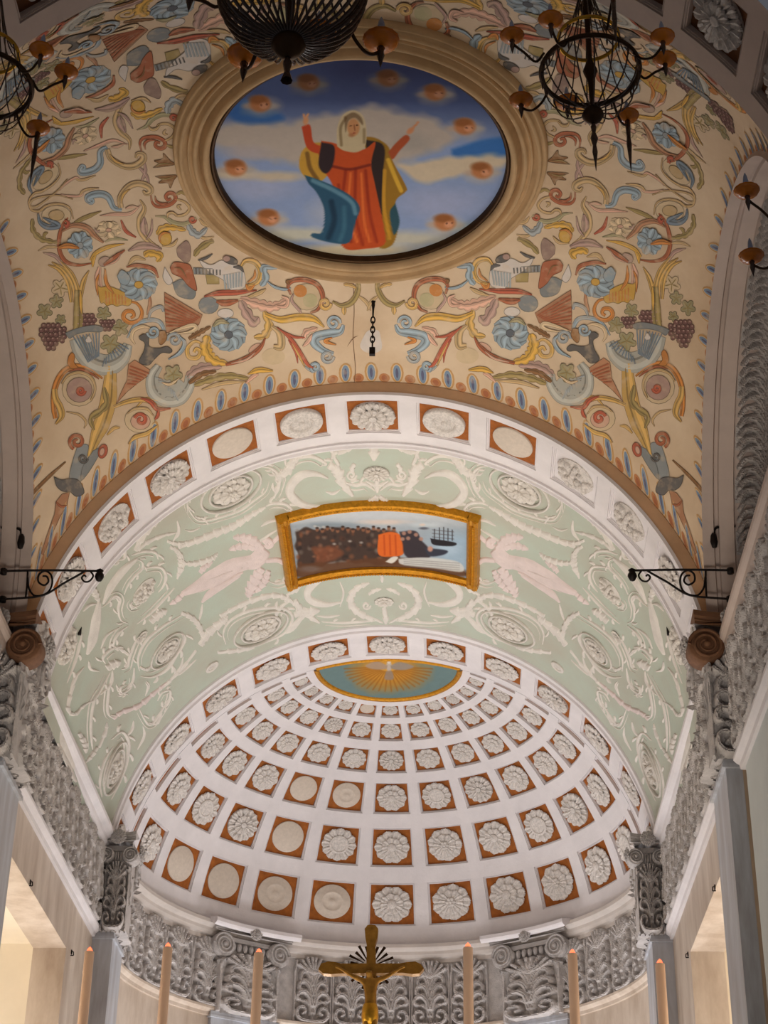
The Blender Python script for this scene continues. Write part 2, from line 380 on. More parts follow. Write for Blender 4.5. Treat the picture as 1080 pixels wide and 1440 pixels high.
# near arch of the crossing
YB = YN - 1.15
SNB = lambda a, y: np.stack([R1 * np.sin(a), y + 0 * a, ZS + R1 * np.cos(a)], -1)
band3, holes, pos = coffered('trim_4', SNB, (-AM, AM), (YB, YN), HB, [(YN - .94, YN - .22)], 'side_mauve', toward=(0, YN - .5, ZS), depth=.08)
tag(struct(band3), 'shadowed coffered nave arch with dark brown recesses above the chandeliers', 'arch')
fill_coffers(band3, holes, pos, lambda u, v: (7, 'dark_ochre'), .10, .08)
ring2 = struct(arc_strip('trim_5', [(R1, YN - .03), (R1, YN + .02), (4.19, YN + .02), (4.26, YN - .05)], 'side_mauve', a0=-dg(87), a1=dg(87)))
# ------------------------------------------------------------------ relief height fields
def spline(pts, n=24):
    P = np.asarray(pts, float)
    if len(P) == 2: return P[0] + (P[1] - P[0]) * np.linspace(0, 1, n)[:, None]
    Q = np.vstack([2 * P[0] - P[1], P, 2 * P[-1] - P[-2]]); out = []
    k = max(2, n // (len(P) - 1))
    for i in range(len(P) - 1):
        p0, p1, p2, p3 = Q[i:i + 4]; t = np.linspace(0, 1, k, endpoint=False)[:, None]
        out.append(.5 * (2 * p1 + (p2 - p0) * t + (2 * p0 - 5 * p1 + 4 * p2 - p3) * t ** 2 + (3 * p1 - p0 - 3 * p2 + p3) * t ** 3))
    return np.vstack(out + [P[-1:]])
def spiral(cx, cy, r0, r1, a0, turns, n=40):
    t = np.linspace(0, 1, n); a = a0 + turns * 2 * pi * t; r = r0 + (r1 - r0) * t
    return np.stack([cx + r * np.cos(a), cy + r * np.sin(a)], 1)
def height(strokes, X, Z):
    H = np.zeros(X.shape); P = np.stack([X.ravel(), Z.ravel()], 1)
    for pts, w0, w1, hh in strokes:
        A = np.asarray(pts); B = A[1:]; A = A[:-1]; W = np.linspace(w0, w1, len(A))
        d = B - A; L2 = (d ** 2).sum(1) + 1e-9
        t = np.clip(((P[:, None] - A[None]) * d[None]).sum(2) / L2[None], 0, 1)
        q = np.linalg.norm(P[:, None] - (A[None] + t[..., None] * d[None]), axis=2) / W[None]
        m = q.min(1); f = hh * np.sqrt(np.clip(1 - m ** 2, 0, 1)); f = np.where(m < .16, f - .25 * hh * (1 - m / .16), f)
        H = np.maximum(H, f.reshape(X.shape))
    return H
def both(st): return st + [(np.asarray(p) * [-1, 1], a, b, h) for p, a, b, h in st]
def relief_mesh(strokes, w, h, nx, nz, name, m, seed=0, rough=.0015):
    x = np.linspace(-w / 2, w / 2, nx); z = np.linspace(0, h, nz); X, Z = np.meshgrid(x, z, indexing='ij')
    H = height(strokes, X, Z) + np.random.default_rng(seed).normal(0, rough, X.shape)
    H[0, :] = H[-1, :] = 0; H[:, 0] = H[:, -1] = 0
    return MB().grid(np.stack([X, -H, Z], -1), flip=True).build(name, m, smooth=False)
def acanthus(h=1.16, w=.66):
    s = [([(0, 0), (0, h * .95)], .035, .03, .07)]
    t = []
    t.append((spline([(.02, .02), (.10, .03), (.2, .05), (.27, .13), (.25, .24), (.16, .26), (.12, .19), (.17, .15)], 40), .05, .025, .10))
    t.append((spline([(.02, .18), (.05, .30), (.14, .36), (.26, .37)], 20), .05, .02, .08))
    for i, z in enumerate((.30, .48, .66)):
        k = 1 - .1 * i
        t.append((spline([(.02, z), (.06, z + .14), (.15 * k, z + .22), (.25 * k, z + .19), (.27 * k, z + .10), (.21 * k, z + .07)], 30), .065, .03, .10 - .01 * i))
        t.append((spline([(.05, z + .02), (.13, z + .08), (.2, z + .05)], 14), .04, .02, .07))
    for a_ in (.12, .42, .78, 1.1): t.append((spline([(.01, h - .32), (.10 * math.sin(a_) * 1.6, h - .32 + .14 * math.cos(a_)), (.29 * math.sin(a_), h - .30 + .27 * math.cos(a_))], 14), .03, .036, .095))
    t.append((spline([(.325, .02), (.32, .4), (.325, .8), (.30, 1.05)], 20), .018, .03, .06))
    return both(t) + s
ACA = relief_mesh(acanthus(), .70, 1.14, 57, 93, 'acanthus_panel', 'grey_relief', 1)
def leafy():                       # dense foliage for the soffit of the side arches
    r_ = random.Random(5); t = []
    for i in range(5):
        z = .12 * i
        t.append((spline([(0, z), (.08, z + .12), (.2, z + .14), (.27, z + .05)], 16), .05, .03, .12)); t.append((spline([(.03, z + .05), (.16, z + .03), (.24, z - .04)], 12), .045, .02, .10))
    return both(t) + [([(0, 0), (0, .6)], .03, .03, .12)]
LEAFY = relief_mesh(leafy(), .64, .62, 45, 45, 'foliage_panel', 'grey_relief', 2, .003)
def place_aca(parent, p, rz, base=None, s=(1, 1, 1), first=[True], firstl=[True]):
    base = base or ACA; fl = first if base is ACA else firstl
    if fl[0]: o = base; fl[0] = False
    else: o = base.copy(); C.objects.link(o)
    o.parent = parent; o.location = p; o.rotation_euler = (0, 0, rz); o.scale = s; return o
# ------------------------------------------------------------------ walls and entablature
CORN = [(-.1, 10.78), (.03, 10.80), (.04, 10.86), (.09, 10.88), (.12, 10.93), (.13, 10.98), (.19, 11.0), (.22, 11.03), (.22, 11.09), (.0, 11.13), (-.1, 11.13)]
LOWM = [(-.1, 9.54), (.04, 9.55), (.05, 9.60), (.08, 9.62), (.11, 9.65), (.11, 9.69), (-.1, 9.70)]
def sweep_y(prof, x, s, y0, y1, name, m, parent):
    """s = +1 for the wall on +x (offsets go to -x)"""
    mb = MB(); P = np.array([[(s * (x - o), yy, z) for o, z in prof] for yy in (y0, y1)]); mb.grid(P, flip=s > 0)
    n = len(prof); mb.F.append(tuple(range(n))); mb.F.append(tuple(range(n, 2 * n)))
    return mb.build(name, m, parent, smooth=False)
def sweep_apse(prof, r, a0, a1, name, m, parent, n=64, dr=0.0):
    t = np.linspace(a0, a1, n + 1)
    mb = MB().grid(np.array([[((r - dr - o) * math.sin(q), D3 + (r - dr - o) * math.cos(q), z) for o, z in prof] for q in t])); k = len(prof)
    mb.F.append(tuple(range(k))); mb.F.append(tuple(range(n * k, n * k + k)))
    return mb.build(name, m, parent, smooth=False)
RW = 4.19
wall_apse = struct(sweep_apse([(0, 0), (0, 11.0)], RW, -pi / 2, pi / 2, 'wall_apse', 'beige_marble', None))
tag(wall_apse, 'curved beige marble wall of the apse below the carved frieze', 'wall')
frz = struct(sweep_apse([(-.02, 9.66), (.012, 9.68), (.012, 10.9)], RW, -pi / 2, pi / 2, 'trim_6', 'grey_relief', None))
tag(frz, 'grey carved acanthus frieze round the apse', 'frieze')
c_ = sweep_apse(CORN, RW, -pi / 2, pi / 2, 'cornice', 'cornice_grey', frz); sweep_apse(LOWM, RW, -pi / 2, pi / 2, 'moulding', 'beige_marble', frz)
n_ap = 19
for i in range(n_ap):
    az = -pi / 2 + (i + .5) * pi / n_ap
    if abs(abs(az) - dg(36.5)) < dg(9): continue
    place_aca(frz, ((RW - .015) * math.sin(az), D3 + (RW - .015) * math.cos(az), 9.69), -az, s=(1, 1.25, 1))
for s, nm in ((-1, 'left'), (1, 'right')):
    # chancel side wall with its tall opening
    mb = MB(); y0, y1, oy0, oy1, oz = 19.3, 26.5, 20.2, 23.85, 8.86
    xa, xb = sorted((s * WX, s * (WX + .45)))
    mb.box(xa, xb, y0, oy0, 0, 10.9).box(xa, xb, oy1, y1, 0, 10.9).box(xa, xb, oy0, oy1, oz, 10.9)
    w = struct(mb.build('wall_' + nm, 'beige_marble', smooth=False)); tag(w, 'marble side wall of the chancel with a tall open doorway', 'wall')
    fz = struct(sweep_y([(.004, 9.66), (.012, 9.68), (.012, 10.9), (.004, 10.92)], WX, s, y0, y1, 'trim_frieze_' + nm, 'grey_relief', None)); tag(fz, 'carved acanthus frieze on the side wall of the chancel', 'frieze')
    sweep_y(CORN, WX, s, y0, y1, 'cornice', 'white_plaster', fz); sweep_y(LOWM, WX, s, y0, y1, 'moulding', 'white_plaster', fz)
    for i in range(8):
        place_aca(fz, (s * (WX - .012), 19.85 + .70 * (i + .5), 9.69), -s * pi / 2, s=(1, 1.35, 1))
    # bright side room seen through the opening
    rm = MB(); xo, xi = s * 7.6, s * (WX + .46); x0, x1 = sorted((xo, xi))
    rm.box(x0, x1, 24.45, 24.6, 0, 9.1).box(x0, x1, 19.2, 19.35, 0, 9.1).box(min(xo, xo + s * .15), max(xo, xo + s * .15), 19.2, 24.6, 0, 9.1).box(x0, x1, 19.2, 24.6, 9.1, 9.25)
    sr = struct(rm.build('wall_side_room_' + nm, 'cream_wall', smooth=False)); tag(sr, 'cream plastered side room behind the chancel doorway', 'wall')
    area('side_room_fill_light', (s * 6.9, 21.2, 3.4), (s * 5.2, 24.4, 9.0), 1.2, 2.0, 190, (1.0, .96, .90))  # lamp added to brighten the cream room, which has no window
    # crossing side wall below the side arch
    cw = struct(MB().box(*sorted((s * 4.1, s * 5.6)), YN, 17.9, 0, 10.6).build('wall_crossing_' + nm, 'pale_wall', smooth=False)); tag(cw, 'pale side wall of the crossing below the great side arch', 'wall')
    cz = struct(sweep_y([(.004, 9.14), (.01, 9.15), (.01, 10.5), (.004, 10.51)], 4.1, s, YN, 18.0, 'trim_crossing_frieze_' + nm, 'grey_relief', None)); tag(cz, 'carved foliage frieze below the side arch of the crossing', 'frieze')
    sweep_y([(o * .55, z - .36) for o, z in CORN], 4.1, s, YN, 18.3, 'cornice', 'side_mauve', cz)
    sweep_y([(o, z - .50) for o, z in LOWM], 4.1, s, YN, 18.0, 'moulding', 'white_plaster', cz)
    for i in range(9): place_aca(cz, (s * 4.088, 17.65 - .7 * i, 9.20), -s * pi / 2, s=(1, 1.2, 1.08))
    # side arch: edge band, soffit, foliage
    t = np.linspace(-pi / 2, pi / 2, 65)
    prof = [(RSIDE + .1, 3.945), (RSIDE, 3.90), (RSIDE - .0, 4.03), (RSIDE + .06, 4.05), (RSIDE + .06, 4.09), (RSIDE + .02, 4.10), (RSIDE + .02, 4.27), (RSIDE + .10, 4.29), (RSIDE + .10, 4.95), (RSIDE + .02, 4.97), (RSIDE + .02, 5.3)]
    rows = [[(s * x, YC + r * math.sin(q), ZC + r * math.cos(q)) for r, x in prof] for q in t]
    for e, sg in ((0, -1), (-1, 1)):      # straight jambs down to the cornice
        pass
    mb = MB().grid(np.array([[(p[0], p[1], 10.6) for p in rows[0]]] + rows + [[(p[0], p[1], 10.6) for p in rows[-1]]]))
    sa = struct(mb.build('trim_side_arch_' + nm, 'side_mauve', smooth=False)); tag(sa, 'mauve plastered side arch of the crossing with carved foliage inside', 'arch')
    for i in range(13):
        q = dg(97 - 11 * i); rr_ = RSIDE + .085; zz = ZC + rr_ * math.cos(q) if q < pi / 2 else ZC - .38
        o = place_aca(sa, (0, 0, 0), 0, LEAFY)
        T = Vector((0, -math.cos(q), math.sin(q))) if q < pi / 2 else Vector((0, 0, 1)); X = Vector((s * 1.0, 0, 0)); Nn = Vector((0, -math.sin(q), -math.cos(q))) if q < pi / 2 else Vector((0, -1, 0))
        m3 = Matrix((X, -Nn, T)).transposed().to_4x4(); m3.translation = Vector((s * 4.62, YC + rr_ * math.sin(min(q, pi / 2)), zz)); o.matrix_local = m3
    lw = struct(MB().box(*sorted((s * 5.3, s * 5.4)), YN, D1, 10.4, 15).build('wall_lunette_' + nm, 'side_mauve', smooth=False)); tag(lw, 'shadowed lunette wall at the back of the side arch', 'wall')
    # nave side of the near arch and pier masses
    struct(MB().box(*sorted((s * 4.3, s * 5.6)), 17.9, 19.3, 0, 11.3).build('wall_pier_' + nm, 'pale_wall', smooth=False)); tag(bpy.data.objects['wall_pier_' + nm], 'masonry pier behind the chancel arch pilaster', 'wall')
floor = struct(MB().box(-9, 9, -4, 32, -.2, 0).build('floor', 'floor_marble', smooth=False)); tag(floor, 'pale polished marble church floor', 'floor')
nv = struct(MB().grid(np.array([[(4.3 * math.sin(q), yy, ZS + 4.3 * math.cos(q)) for yy in (2.0, YB)] for q in np.linspace(-AM, AM, 33)])).build('ceiling_nave', 'vault_beige')); tag(nv, 'plain barrel vault over the nave carrying the chandeliers', 'vault')
# ------------------------------------------------------------------ pilasters with carved capitals
CACHE = {}
def inst(key, fn, name, m, parent, mtx, smooth=True):
    if (key, m) in CACHE: o = CACHE[(key, m)].copy(); C.objects.link(o); o.name = name
    else: o = fn().build(name, m, None, smooth); CACHE[(key, m)] = o
    o.parent = parent; o.matrix_local = mtx; return o
def T_(x, y, z, rz=0.0, s=(1, 1, 1)): return Matrix.Translation((x, y, z)) @ Matrix.Rotation(rz, 4, 'Z') @ Matrix.Diagonal(tuple(s) + (1,))
def leaf_mb():                      # unit leaf: width 1, height 1, curls out to -y
    P = []; ts = np.linspace(0, 1, 25); ss = np.linspace(-1, 1, 13)
    for t in ts:
        wl = .5 * (math.sin(pi * min(1, .24 + .68 * t)) ** .6) * (.66 + .34 * abs(math.sin(t * 4 * pi + .4))) * (1 if t < .97 else .6)
        cu = max(0, t - .62) / .38; y = -.06 - .05 * t - .42 * cu ** 1.6; z = t * .98 if t < .72 else .7056 + .20 * math.sin(cu * pi * .62) - .10 * max(0, cu - .6)
        P.append([(s_ * wl, y - .16 * (1 - s_ * s_) + .10 * abs(math.sin(s_ * 3 * pi)) * (1 - .4 * t) + .10 * abs(math.sin(t * 4 * pi + .4)) * s_ * s_, z - .06 * s_ * s_) for s_ in ss])
    return MB().grid(np.array(P), flip=True)
def volute_mb():                    # radius 1, axis y
    mb = MB().lathe([(.02, -.9), (.98, -.9), (.98, 0), (.92, .06), (.02, .06)], 28, ax=1)
    t = np.linspace(0, 1, 90); a = 2 * pi * 2.6 * t; r = .93 - .78 * t
    mb.tube(np.stack([r * np.cos(a), np.full_like(t, -.10), r * np.sin(a)], 1), .105 - .05 * t, 7)
    mb.lathe([(.17, .1), (.15, .26), (.01, .3)], 12, ax=1); return mb
def egg_mb(): return MB().lathe([(.01, -.5), (.3, -.38), (.42, 0), (.34, .34), (.01, .5)], 10)
def slab_mb():                      # abacus, unit width (x), unit depth to -y, height 1
    mb = MB(); x = np.linspace(-.5, .5, 13); pr = [(0, 0), (.0, .25), (.04, .3), (.02, .45), (.1, .6), (.1, 1.0)]
    rows = []
    for xx in x:
        d = 1 - .22 * (1 - (2 * xx) ** 2); rows.append([(xx * (1 + .25 * o), -d * (1 + o), z) for o, z in pr] + [(xx, 0, 1.0)])
    mb.grid(np.array(rows)); k = len(rows[0])
    mb.F.append(tuple(range(k))); mb.F.append(tuple((len(rows) - 1) * k + i for i in range(k))); mb.F.append(tuple(i * k for i in range(len(rows)))); return mb
def capital_face(p, w, h, x, y, z, rz, mv='grey_relief', m='grey_relief', ma=None):
    B = T_(x, y, z, rz)
    inst(('bell',), lambda: MB().box(-.5, .5, -.10, .20, 0, .86), 'bell', m, p, B @ T_(0, 0, 0, 0, (w * .86, 1, h)), smooth=False)
    o = ACA.copy(); C.objects.link(o); o.name = 'acanthus_relief'; o.parent = p; o.matrix_local = B @ T_(0, -.10, 0, 0, (w * .88 / .7, 1.5, h * .70 / 1.14))
    for k in (-1, 0, 1): inst(('leaf',), leaf_mb, 'acanthus_leaf', m, p, B @ T_(k * w * .30, -.08, 0, 0, (w * .27, .34, h * .36)))
    for k in (-1.5, -.5, .5, 1.5): inst(('leaf',), leaf_mb, 'acanthus_leaf', m, p, B @ T_(k * w * .26, -.07, h * .28, 0, (w * .20, .36, h * .36)))
    for k in range(7): inst(('egg',), egg_mb, 'egg_ornament', m, p, B @ T_((k - 3) * w * .085, -.16, h * .76, 0, (w * .08, .12, h * .10)))
    inst(('fillet',), lambda: MB().box(-.5, .5, -.16, .1, 0, 1), 'fillet', m, p, B @ T_(0, 0, h * .82, 0, (w * .8, 1, h * .05)), smooth=False)
    for s in (-1, 1): inst(('vol',), volute_mb, 'volute', mv, p, B @ T_(s * w * .40, -.20, h * .765, 0, (s * min(h * .145, w * .28), h * .16, min(h * .145, w * .28))))
    inst(('slab',), slab_mb, 'abacus', ma or m, p, B @ T_(0, .08, h * .905, 0, (w * 1.12, .34, h * .095)), smooth=False)
    inst(('rosf',), lambda: rosette_mesh(2), 'fleuron', m, p, B @ T_(0, -.30, h * .93) @ Matrix.Rotation(pi / 2, 4, 'X') @ Matrix.Diagonal((h * .08, h * .08, h * .10, 1)), smooth=False)
def shaft_mb(w, d, z1):
    mb = MB().box(-w / 2, w / 2, -d, 0, 0, z1 - .10); mb.box(-w / 2 - .03, w / 2 + .03, -d - .03, 0, z1 - .10, z1 - .06).box(-w / 2 - .015, w / 2 + .015, -d - .015, 0, z1 - .06, z1); return mb
ZP = 9.62
for s in (-1, 1):
    p = thing('pilaster', (s * 4.2, 26.0, 0), label='grey marble pilaster with white carved volutes at the mouth of the apse', cat='pilaster', group='pilasters at the corners of the apse')
    shaft_mb(.86, .30, ZP).build('shaft', 'blue_marble', p, smooth=False).rotation_euler = (0, 0, -s * pi / 2)
    capital_face(p, .86, 1.46, -s * .22, 0, ZP, -s * pi / 2); capital_face(p, .44, 1.46, -s * .30, -.40, ZP, 0)
    az = s * dg(36.5)
    p = thing('pilaster', (RW * math.sin(az), D3 + RW * math.cos(az), 0), -az, label='grey marble pilaster on the curved apse wall with a broad scrolled capital', cat='pilaster', group='pilasters on the apse wall')
    shaft_mb(1.30, .14, ZP).build('shaft', 'blue_marble', p, smooth=False)
    capital_face(p, 1.36, 1.46, 0, -.05, ZP, 0)
    o = sweep_apse([(o_ * .8, z) for o_, z in CORN[5:]], RW - .10, az - dg(12.8), az + dg(12.8), 'cornice_block', 'white_plaster', p, n=12, dr=.12); o.matrix_parent_inverse = p.matrix_basis.inverted()
    # pilaster of the chancel arch
    p = thing('pilaster', (s * 4.25, 18.7, 0), label='tall marble pilaster with brown scrolled capital ' + ('beside the pale blank wall and chancel arch' if s > 0 else 'under the chancel arch behind a cream doorway'), cat='pilaster', group='pilasters of the chancel arch')
    zp = 9.28
    mb = MB().box(-.30, .05, -.42, .57, 0, zp - .1).box(-.34, .05, -.46, .60, zp - .1, zp - .05).box(-.32, .05, -.44, .58, zp - .05, zp)
    if s < 0: mb.V = [(-x, y_, z) for x, y_, z in mb.V]
    mb.build('shaft', 'blue_marble', p, smooth=False)
    bm = MB().box(*sorted((-s * .12, s * .05)), -.435, -.415, 0, zp - .12).build('brown_strip', 'brown_marble', p, smooth=False)  # thin brown strip on the outer part of the nave-facing side
    capital_face(p, .74, 1.72, -s * .12, -.35, zp, 0, mv='brown_plaster', ma='brown_plaster'); capital_face(p, .9, 1.72, -s * .24, .08, zp, -s * pi / 2)
# ------------------------------------------------------------------ painted pictures (colour per vertex, drawn with numpy)
class Painter:
    def __init__(s, X, Y, base):
        s.X = X.ravel(); s.Y = Y.ravel(); s.c = np.tile(np.array(base, float), (s.X.size, 1))
        r_ = np.random.default_rng(11); s.n = sum(np.sin(s.X * r_.normal(0, .12) + s.Y * r_.normal(0, .2) + r_.random() * 6) for _ in range(10)) / 4
    def mix(s, a, col): a = np.clip(a, 0, 1)[:, None]; s.c = s.c * (1 - a) + np.array(col, float) * a; return s
    def ell(s, cx, cy, rx, ry, col, soft=.35, al=1.0, rot=0.0, rag=0.0):
        c, sn = math.cos(rot), math.sin(rot); x = (s.X - cx) * c + (s.Y - cy) * sn; y = -(s.X - cx) * sn + (s.Y - cy) * c
        d = np.sqrt((x / rx) ** 2 + (y / ry) ** 2) + rag * s.n; return s.mix(al * np.clip((1 - d) / soft, 0, 1), col)
    def poly(s, pts, col, soft=1.6, al=1.0, smooth=True, rag=0.0):
        P = np.array(pts, float)
        if smooth: P = spline(np.vstack([P, P[:1]]), 6 * len(P))[:-1]
        A = P; B = np.roll(P, -1, 0); d = B - A; q = np.stack([s.X, s.Y], 1); dist = np.full(len(q), 1e9); ins = np.zeros(len(q), bool)
        for a, e, b in zip(A, d, B):
            w = q - a; t = np.clip((w @ e) / (e @ e + 1e-9), 0, 1); dist = np.minimum(dist, np.linalg.norm(w - t[:, None] * e, axis=1))
            cr = ((a[1] > q[:, 1]) != (b[1] > q[:, 1])) & (q[:, 0] < e[0] * (q[:, 1] - a[1]) / (e[1] if abs(e[1]) > 1e-9 else 1e-9) + a[0]); ins ^= cr
        sd = np.where(ins, dist, -dist) + rag * s.n; return s.mix(al * np.clip(sd / soft + .5, 0, 1), col)
    def line(s, pts, w, col, soft=1.2, al=1.0):
        P = spline(pts, 30); q = np.stack([s.X, s.Y], 1); dist = np.full(len(q), 1e9)
        for a, b in zip(P[:-1], P[1:]):
            e = b - a; t = np.clip(((q - a) @ e) / (e @ e + 1e-9), 0, 1); dist = np.minimum(dist, np.linalg.norm(q - a - t[:, None] * e, axis=1))
        return s.mix(al * np.clip((w - dist) / soft + .5, 0, 1), col)
    def out(s):
        v = np.clip(s.c, 0, 255) / 255; return np.where(v <= .04045, v / 12.92, ((v + .055) / 1.055) ** 2.4)
def canvas(name, P, paint, parent, base):
    """P (n,m,3) grid of the canvas; paint(Painter) draws in photograph pixels"""
    px = proj(P.reshape(-1, 3)); pt = Painter(px[:, 0], px[:, 1], base); paint(pt)
    n, m = P.shape[:2]; F = [(i * m + j, (i + 1) * m + j, (i + 1) * m + j + 1, i * m + j + 1) for i in range(n - 1) for j in range(m - 1)]
    return link_mesh(name, P.reshape(-1, 3), F, 'canvas', parent, True, pt.out())
# ---- round ceiling painting
ZM, YM, RM = 14.99, 15.09, 1.597
med = thing('ceiling_painting', (0, YM, ZM), label='round ceiling painting of a veiled woman in red and blue among clouds', cat='painting')
rr_, tt_ = np.meshgrid(np.linspace(.001, RM + .03, 130), np.linspace(0, 2 * pi, 361), indexing='ij')
def stretch(r): return r * 1.02
Pm = np.stack([rr_ * np.cos(tt_), rr_ * np.sin(tt_) * 1.03, 0 * rr_], -1)
def madonna(p):
    p.mix(np.clip((200 - p.Y + (p.X - 500) * .02) / 60, 0, 1), (74, 88, 132))
    p.mix(np.clip((150 - p.Y) / 50, 0, 1) * np.clip((p.X - 380) / 120, 0, 1), (52, 58, 96))
    p.poly([(290, 185), (330, 172), (400, 172), (440, 165), (520, 150), (600, 165), (640, 195), (600, 215), (520, 240), (440, 235), (380, 225), (300, 205)], (198, 182, 166), 14, .9, rag=3)
    p.poly([(318, 160), (345, 140), (385, 155), (400, 168), (370, 174), (335, 172)], (52, 102, 172), 8, .9)
    p.poly([(635, 210), (680, 196), (712, 195), (716, 218), (680, 222), (640, 220)], (58, 116, 190), 6, .95)
    p.poly([(560, 232), (640, 220), (712, 220), (712, 232), (640, 248), (590, 258)], (226, 204, 170), 8, .9, rag=2)
    for x, y, rx, ry, c in ((360, 262, 80, 26, (170, 180, 214)), (620, 285, 80, 30, (168, 178, 214)), (350, 215, 50, 14, (186, 178, 182)), (390, 248, 60, 10, (214, 196, 168)), (330, 245, 50, 10, (222, 202, 170)), (420, 330, 110, 14, (208, 204, 184)), (560, 335, 120, 16, (206, 200, 180)), (650, 320, 50, 12, (170, 190, 204)), (580, 200, 40, 20, (176, 168, 160)), (470, 300, 50, 30, (178, 186, 206))): p.ell(x, y, rx, ry, c, .7, .9, rag=.06)
    p.ell(500, 352, 120, 12, (224, 208, 172), .6, .9)
    for x, y, t in ((332, 236, 1), (378, 306, 1), (366, 146, .9), (434, 116, .6), (546, 110, .6), (612, 130, .8), (654, 178, 1), (678, 240, 1), (626, 313, 1)):
        p.ell(x, y + 4, 34, 18, np.array((214, 196, 174)) * t, .8, .75, rag=.08); p.ell(x - 15, y + 3, 15, 6, np.array((196, 170, 150)) * t, .6, .8); p.ell(x + 16, y + 3, 15, 6, np.array((190, 180, 170)) * t, .6, .8)
        p.ell(x, y, 18, 14, np.array((196, 128, 82)) * t, .35); p.ell(x - 3, y - 6, 17, 8, np.array((150, 92, 50)) * t, .5, .85); p.ell(x + 5, y + 3, 8, 6, np.array((224, 160, 122)) * t, .5); p.ell(x + 9, y + 1, 2.2, 1.3, (90, 50, 40), .6); p.ell(x + 2, y + 1.5, 2.2, 1.3, (90, 50, 40), .6)
    # cloak, sleeves, dress
    p.poly([(456, 200), (438, 202), (424, 214), (421, 236), (432, 252), (448, 258), (470, 230)], (206, 158, 62)); p.line([(432, 216), (436, 236), (446, 252)], 3, (118, 84, 40), 2, .8)
    p.poly([(508, 192), (528, 194), (546, 206), (552, 226), (571, 262), (570, 270), (556, 284), (560, 316), (552, 344), (532, 346), (536, 300), (528, 250)], (160, 118, 38)); p.poly([(514, 196), (540, 206), (538, 250), (536, 320), (526, 346), (522, 280)], (52, 40, 38), 2); p.line([(546, 225), (556, 250), (564, 268)], 3, (222, 176, 62), 2); p.line([(541, 240), (540, 290), (548, 335)], 2.5, (206, 152, 48), 2); p.poly([(556, 286), (562, 312), (554, 330), (548, 300)], (48, 84, 98), 2)
    p.poly([(424, 178), (436, 176), (441, 200), (458, 208), (450, 216), (432, 208)], (198, 76, 42)); p.ell(430, 170, 5, 8, (222, 160, 116), .5, rot=.2); p.line([(430, 166), (433, 161)], 1.5, (222, 160, 116)); p.line([(428, 166), (427, 161)], 1.4, (222, 160, 116))
    p.poly([(546, 214), (556, 202), (570, 190), (576, 196), (562, 212), (552, 224)], (176, 84, 48)); p.ell(577, 184, 8, 5, (214, 146, 104), .5, rot=-.7); p.line([(579, 182), (588, 172)], 1.5, (214, 146, 104))
    p.poly([(452, 198), (472, 202), (488, 212), (512, 210), (528, 200), (522, 230), (528, 262), (540, 320), (540, 344), (512, 350), (486, 350), (476, 330), (470, 268), (456, 240), (448, 216)], (200, 82, 36))
    for a_ in ([(486, 240), (482, 290), (494, 340)], [(500, 238), (500, 300), (510, 344)], [(514, 240), (520, 300), (530, 340)], [(476, 260), (480, 300)]): p.line(a_, 2.2, (150, 46, 24), 2.5, .75)
    for a_ in ([(493, 244), (490, 300), (502, 340)], [(508, 244), (512, 310), (520, 340)]): p.line(a_, 1.6, (244, 132, 62), 2.5, .7)
    p.line([(468, 234), (492, 238), (520, 232)], 2, (120, 40, 28), 2, .8); p.poly([(452, 200), (470, 206), (468, 232), (458, 244), (448, 232)], (54, 40, 44), 2)
    p.poly([(428, 246), (446, 252), (470, 262), (494, 276), (506, 292), (500, 312), (492, 340), (470, 342), (440, 334), (440, 328), (453, 326), (456, 296), (446, 272), (434, 258)], (46, 88, 116)); p.line([(440, 254), (470, 268), (494, 284), (500, 300)], 3, (110, 156, 178), 3, .8); p.line([(466, 284), (470, 310), (462, 334)], 4, (26, 52, 76), 4, .8); p.line([(484, 292), (484, 320), (478, 338)], 3, (72, 120, 144), 4, .7)
    p.poly([(474, 206), (474, 180), (482, 162), (496, 155), (509, 161), (515, 178), (514, 204), (502, 214), (484, 212)], (206, 188, 152)); p.line([(480, 204), (479, 180), (486, 166)], 2, (140, 118, 84), 2, .8); p.line([(512, 200), (512, 182)], 2, (150, 128, 92), 2, .7)
    p.ell(497, 179, 10, 14, (206, 148, 100), .25); p.ell(494, 190, 6, 4, (176, 112, 72), .6, .7); p.ell(493, 177, 2.4, 1.2, (74, 44, 30), .6); p.ell(502, 176, 2.4, 1.2, (74, 44, 30), .6); p.line([(498, 176), (499, 183)], .8, (150, 92, 60)); p.ell(498, 187, 2.6, 1.2, (164, 70, 56), .6)
    p.poly([(484, 164), (497, 158), (508, 165), (510, 176), (500, 166), (490, 170), (486, 186)], (92, 64, 40), 2, .6)
base_ = Pm + np.array([0, YM, ZM])
cv_ = canvas('canvas', base_, madonna, None, (146, 166, 208)); cv_.parent = med; cv_.matrix_parent_inverse = Matrix.Translation((0, -YM, -ZM))
def ring_part(name, prof, m, parent, n=120):
    rows = []
    for q in np.linspace(0, 2 * pi, n, endpoint=False):
        row = []
        for r, h in prof:
            x, y = r * math.cos(q), r * math.sin(q) * 1.02
            k = min(1, max(0, (r - 1.62) / .43)); uv = (x / 4.3, y / 3.6)
            zv = VZ(x, YM + y); row.append((x, y, (1 - k) * 0 + k * min(0, zv - ZM) + h))
        rows.append(row)
    return MB().grid(np.array(rows), cu=True).build(name, m, parent)
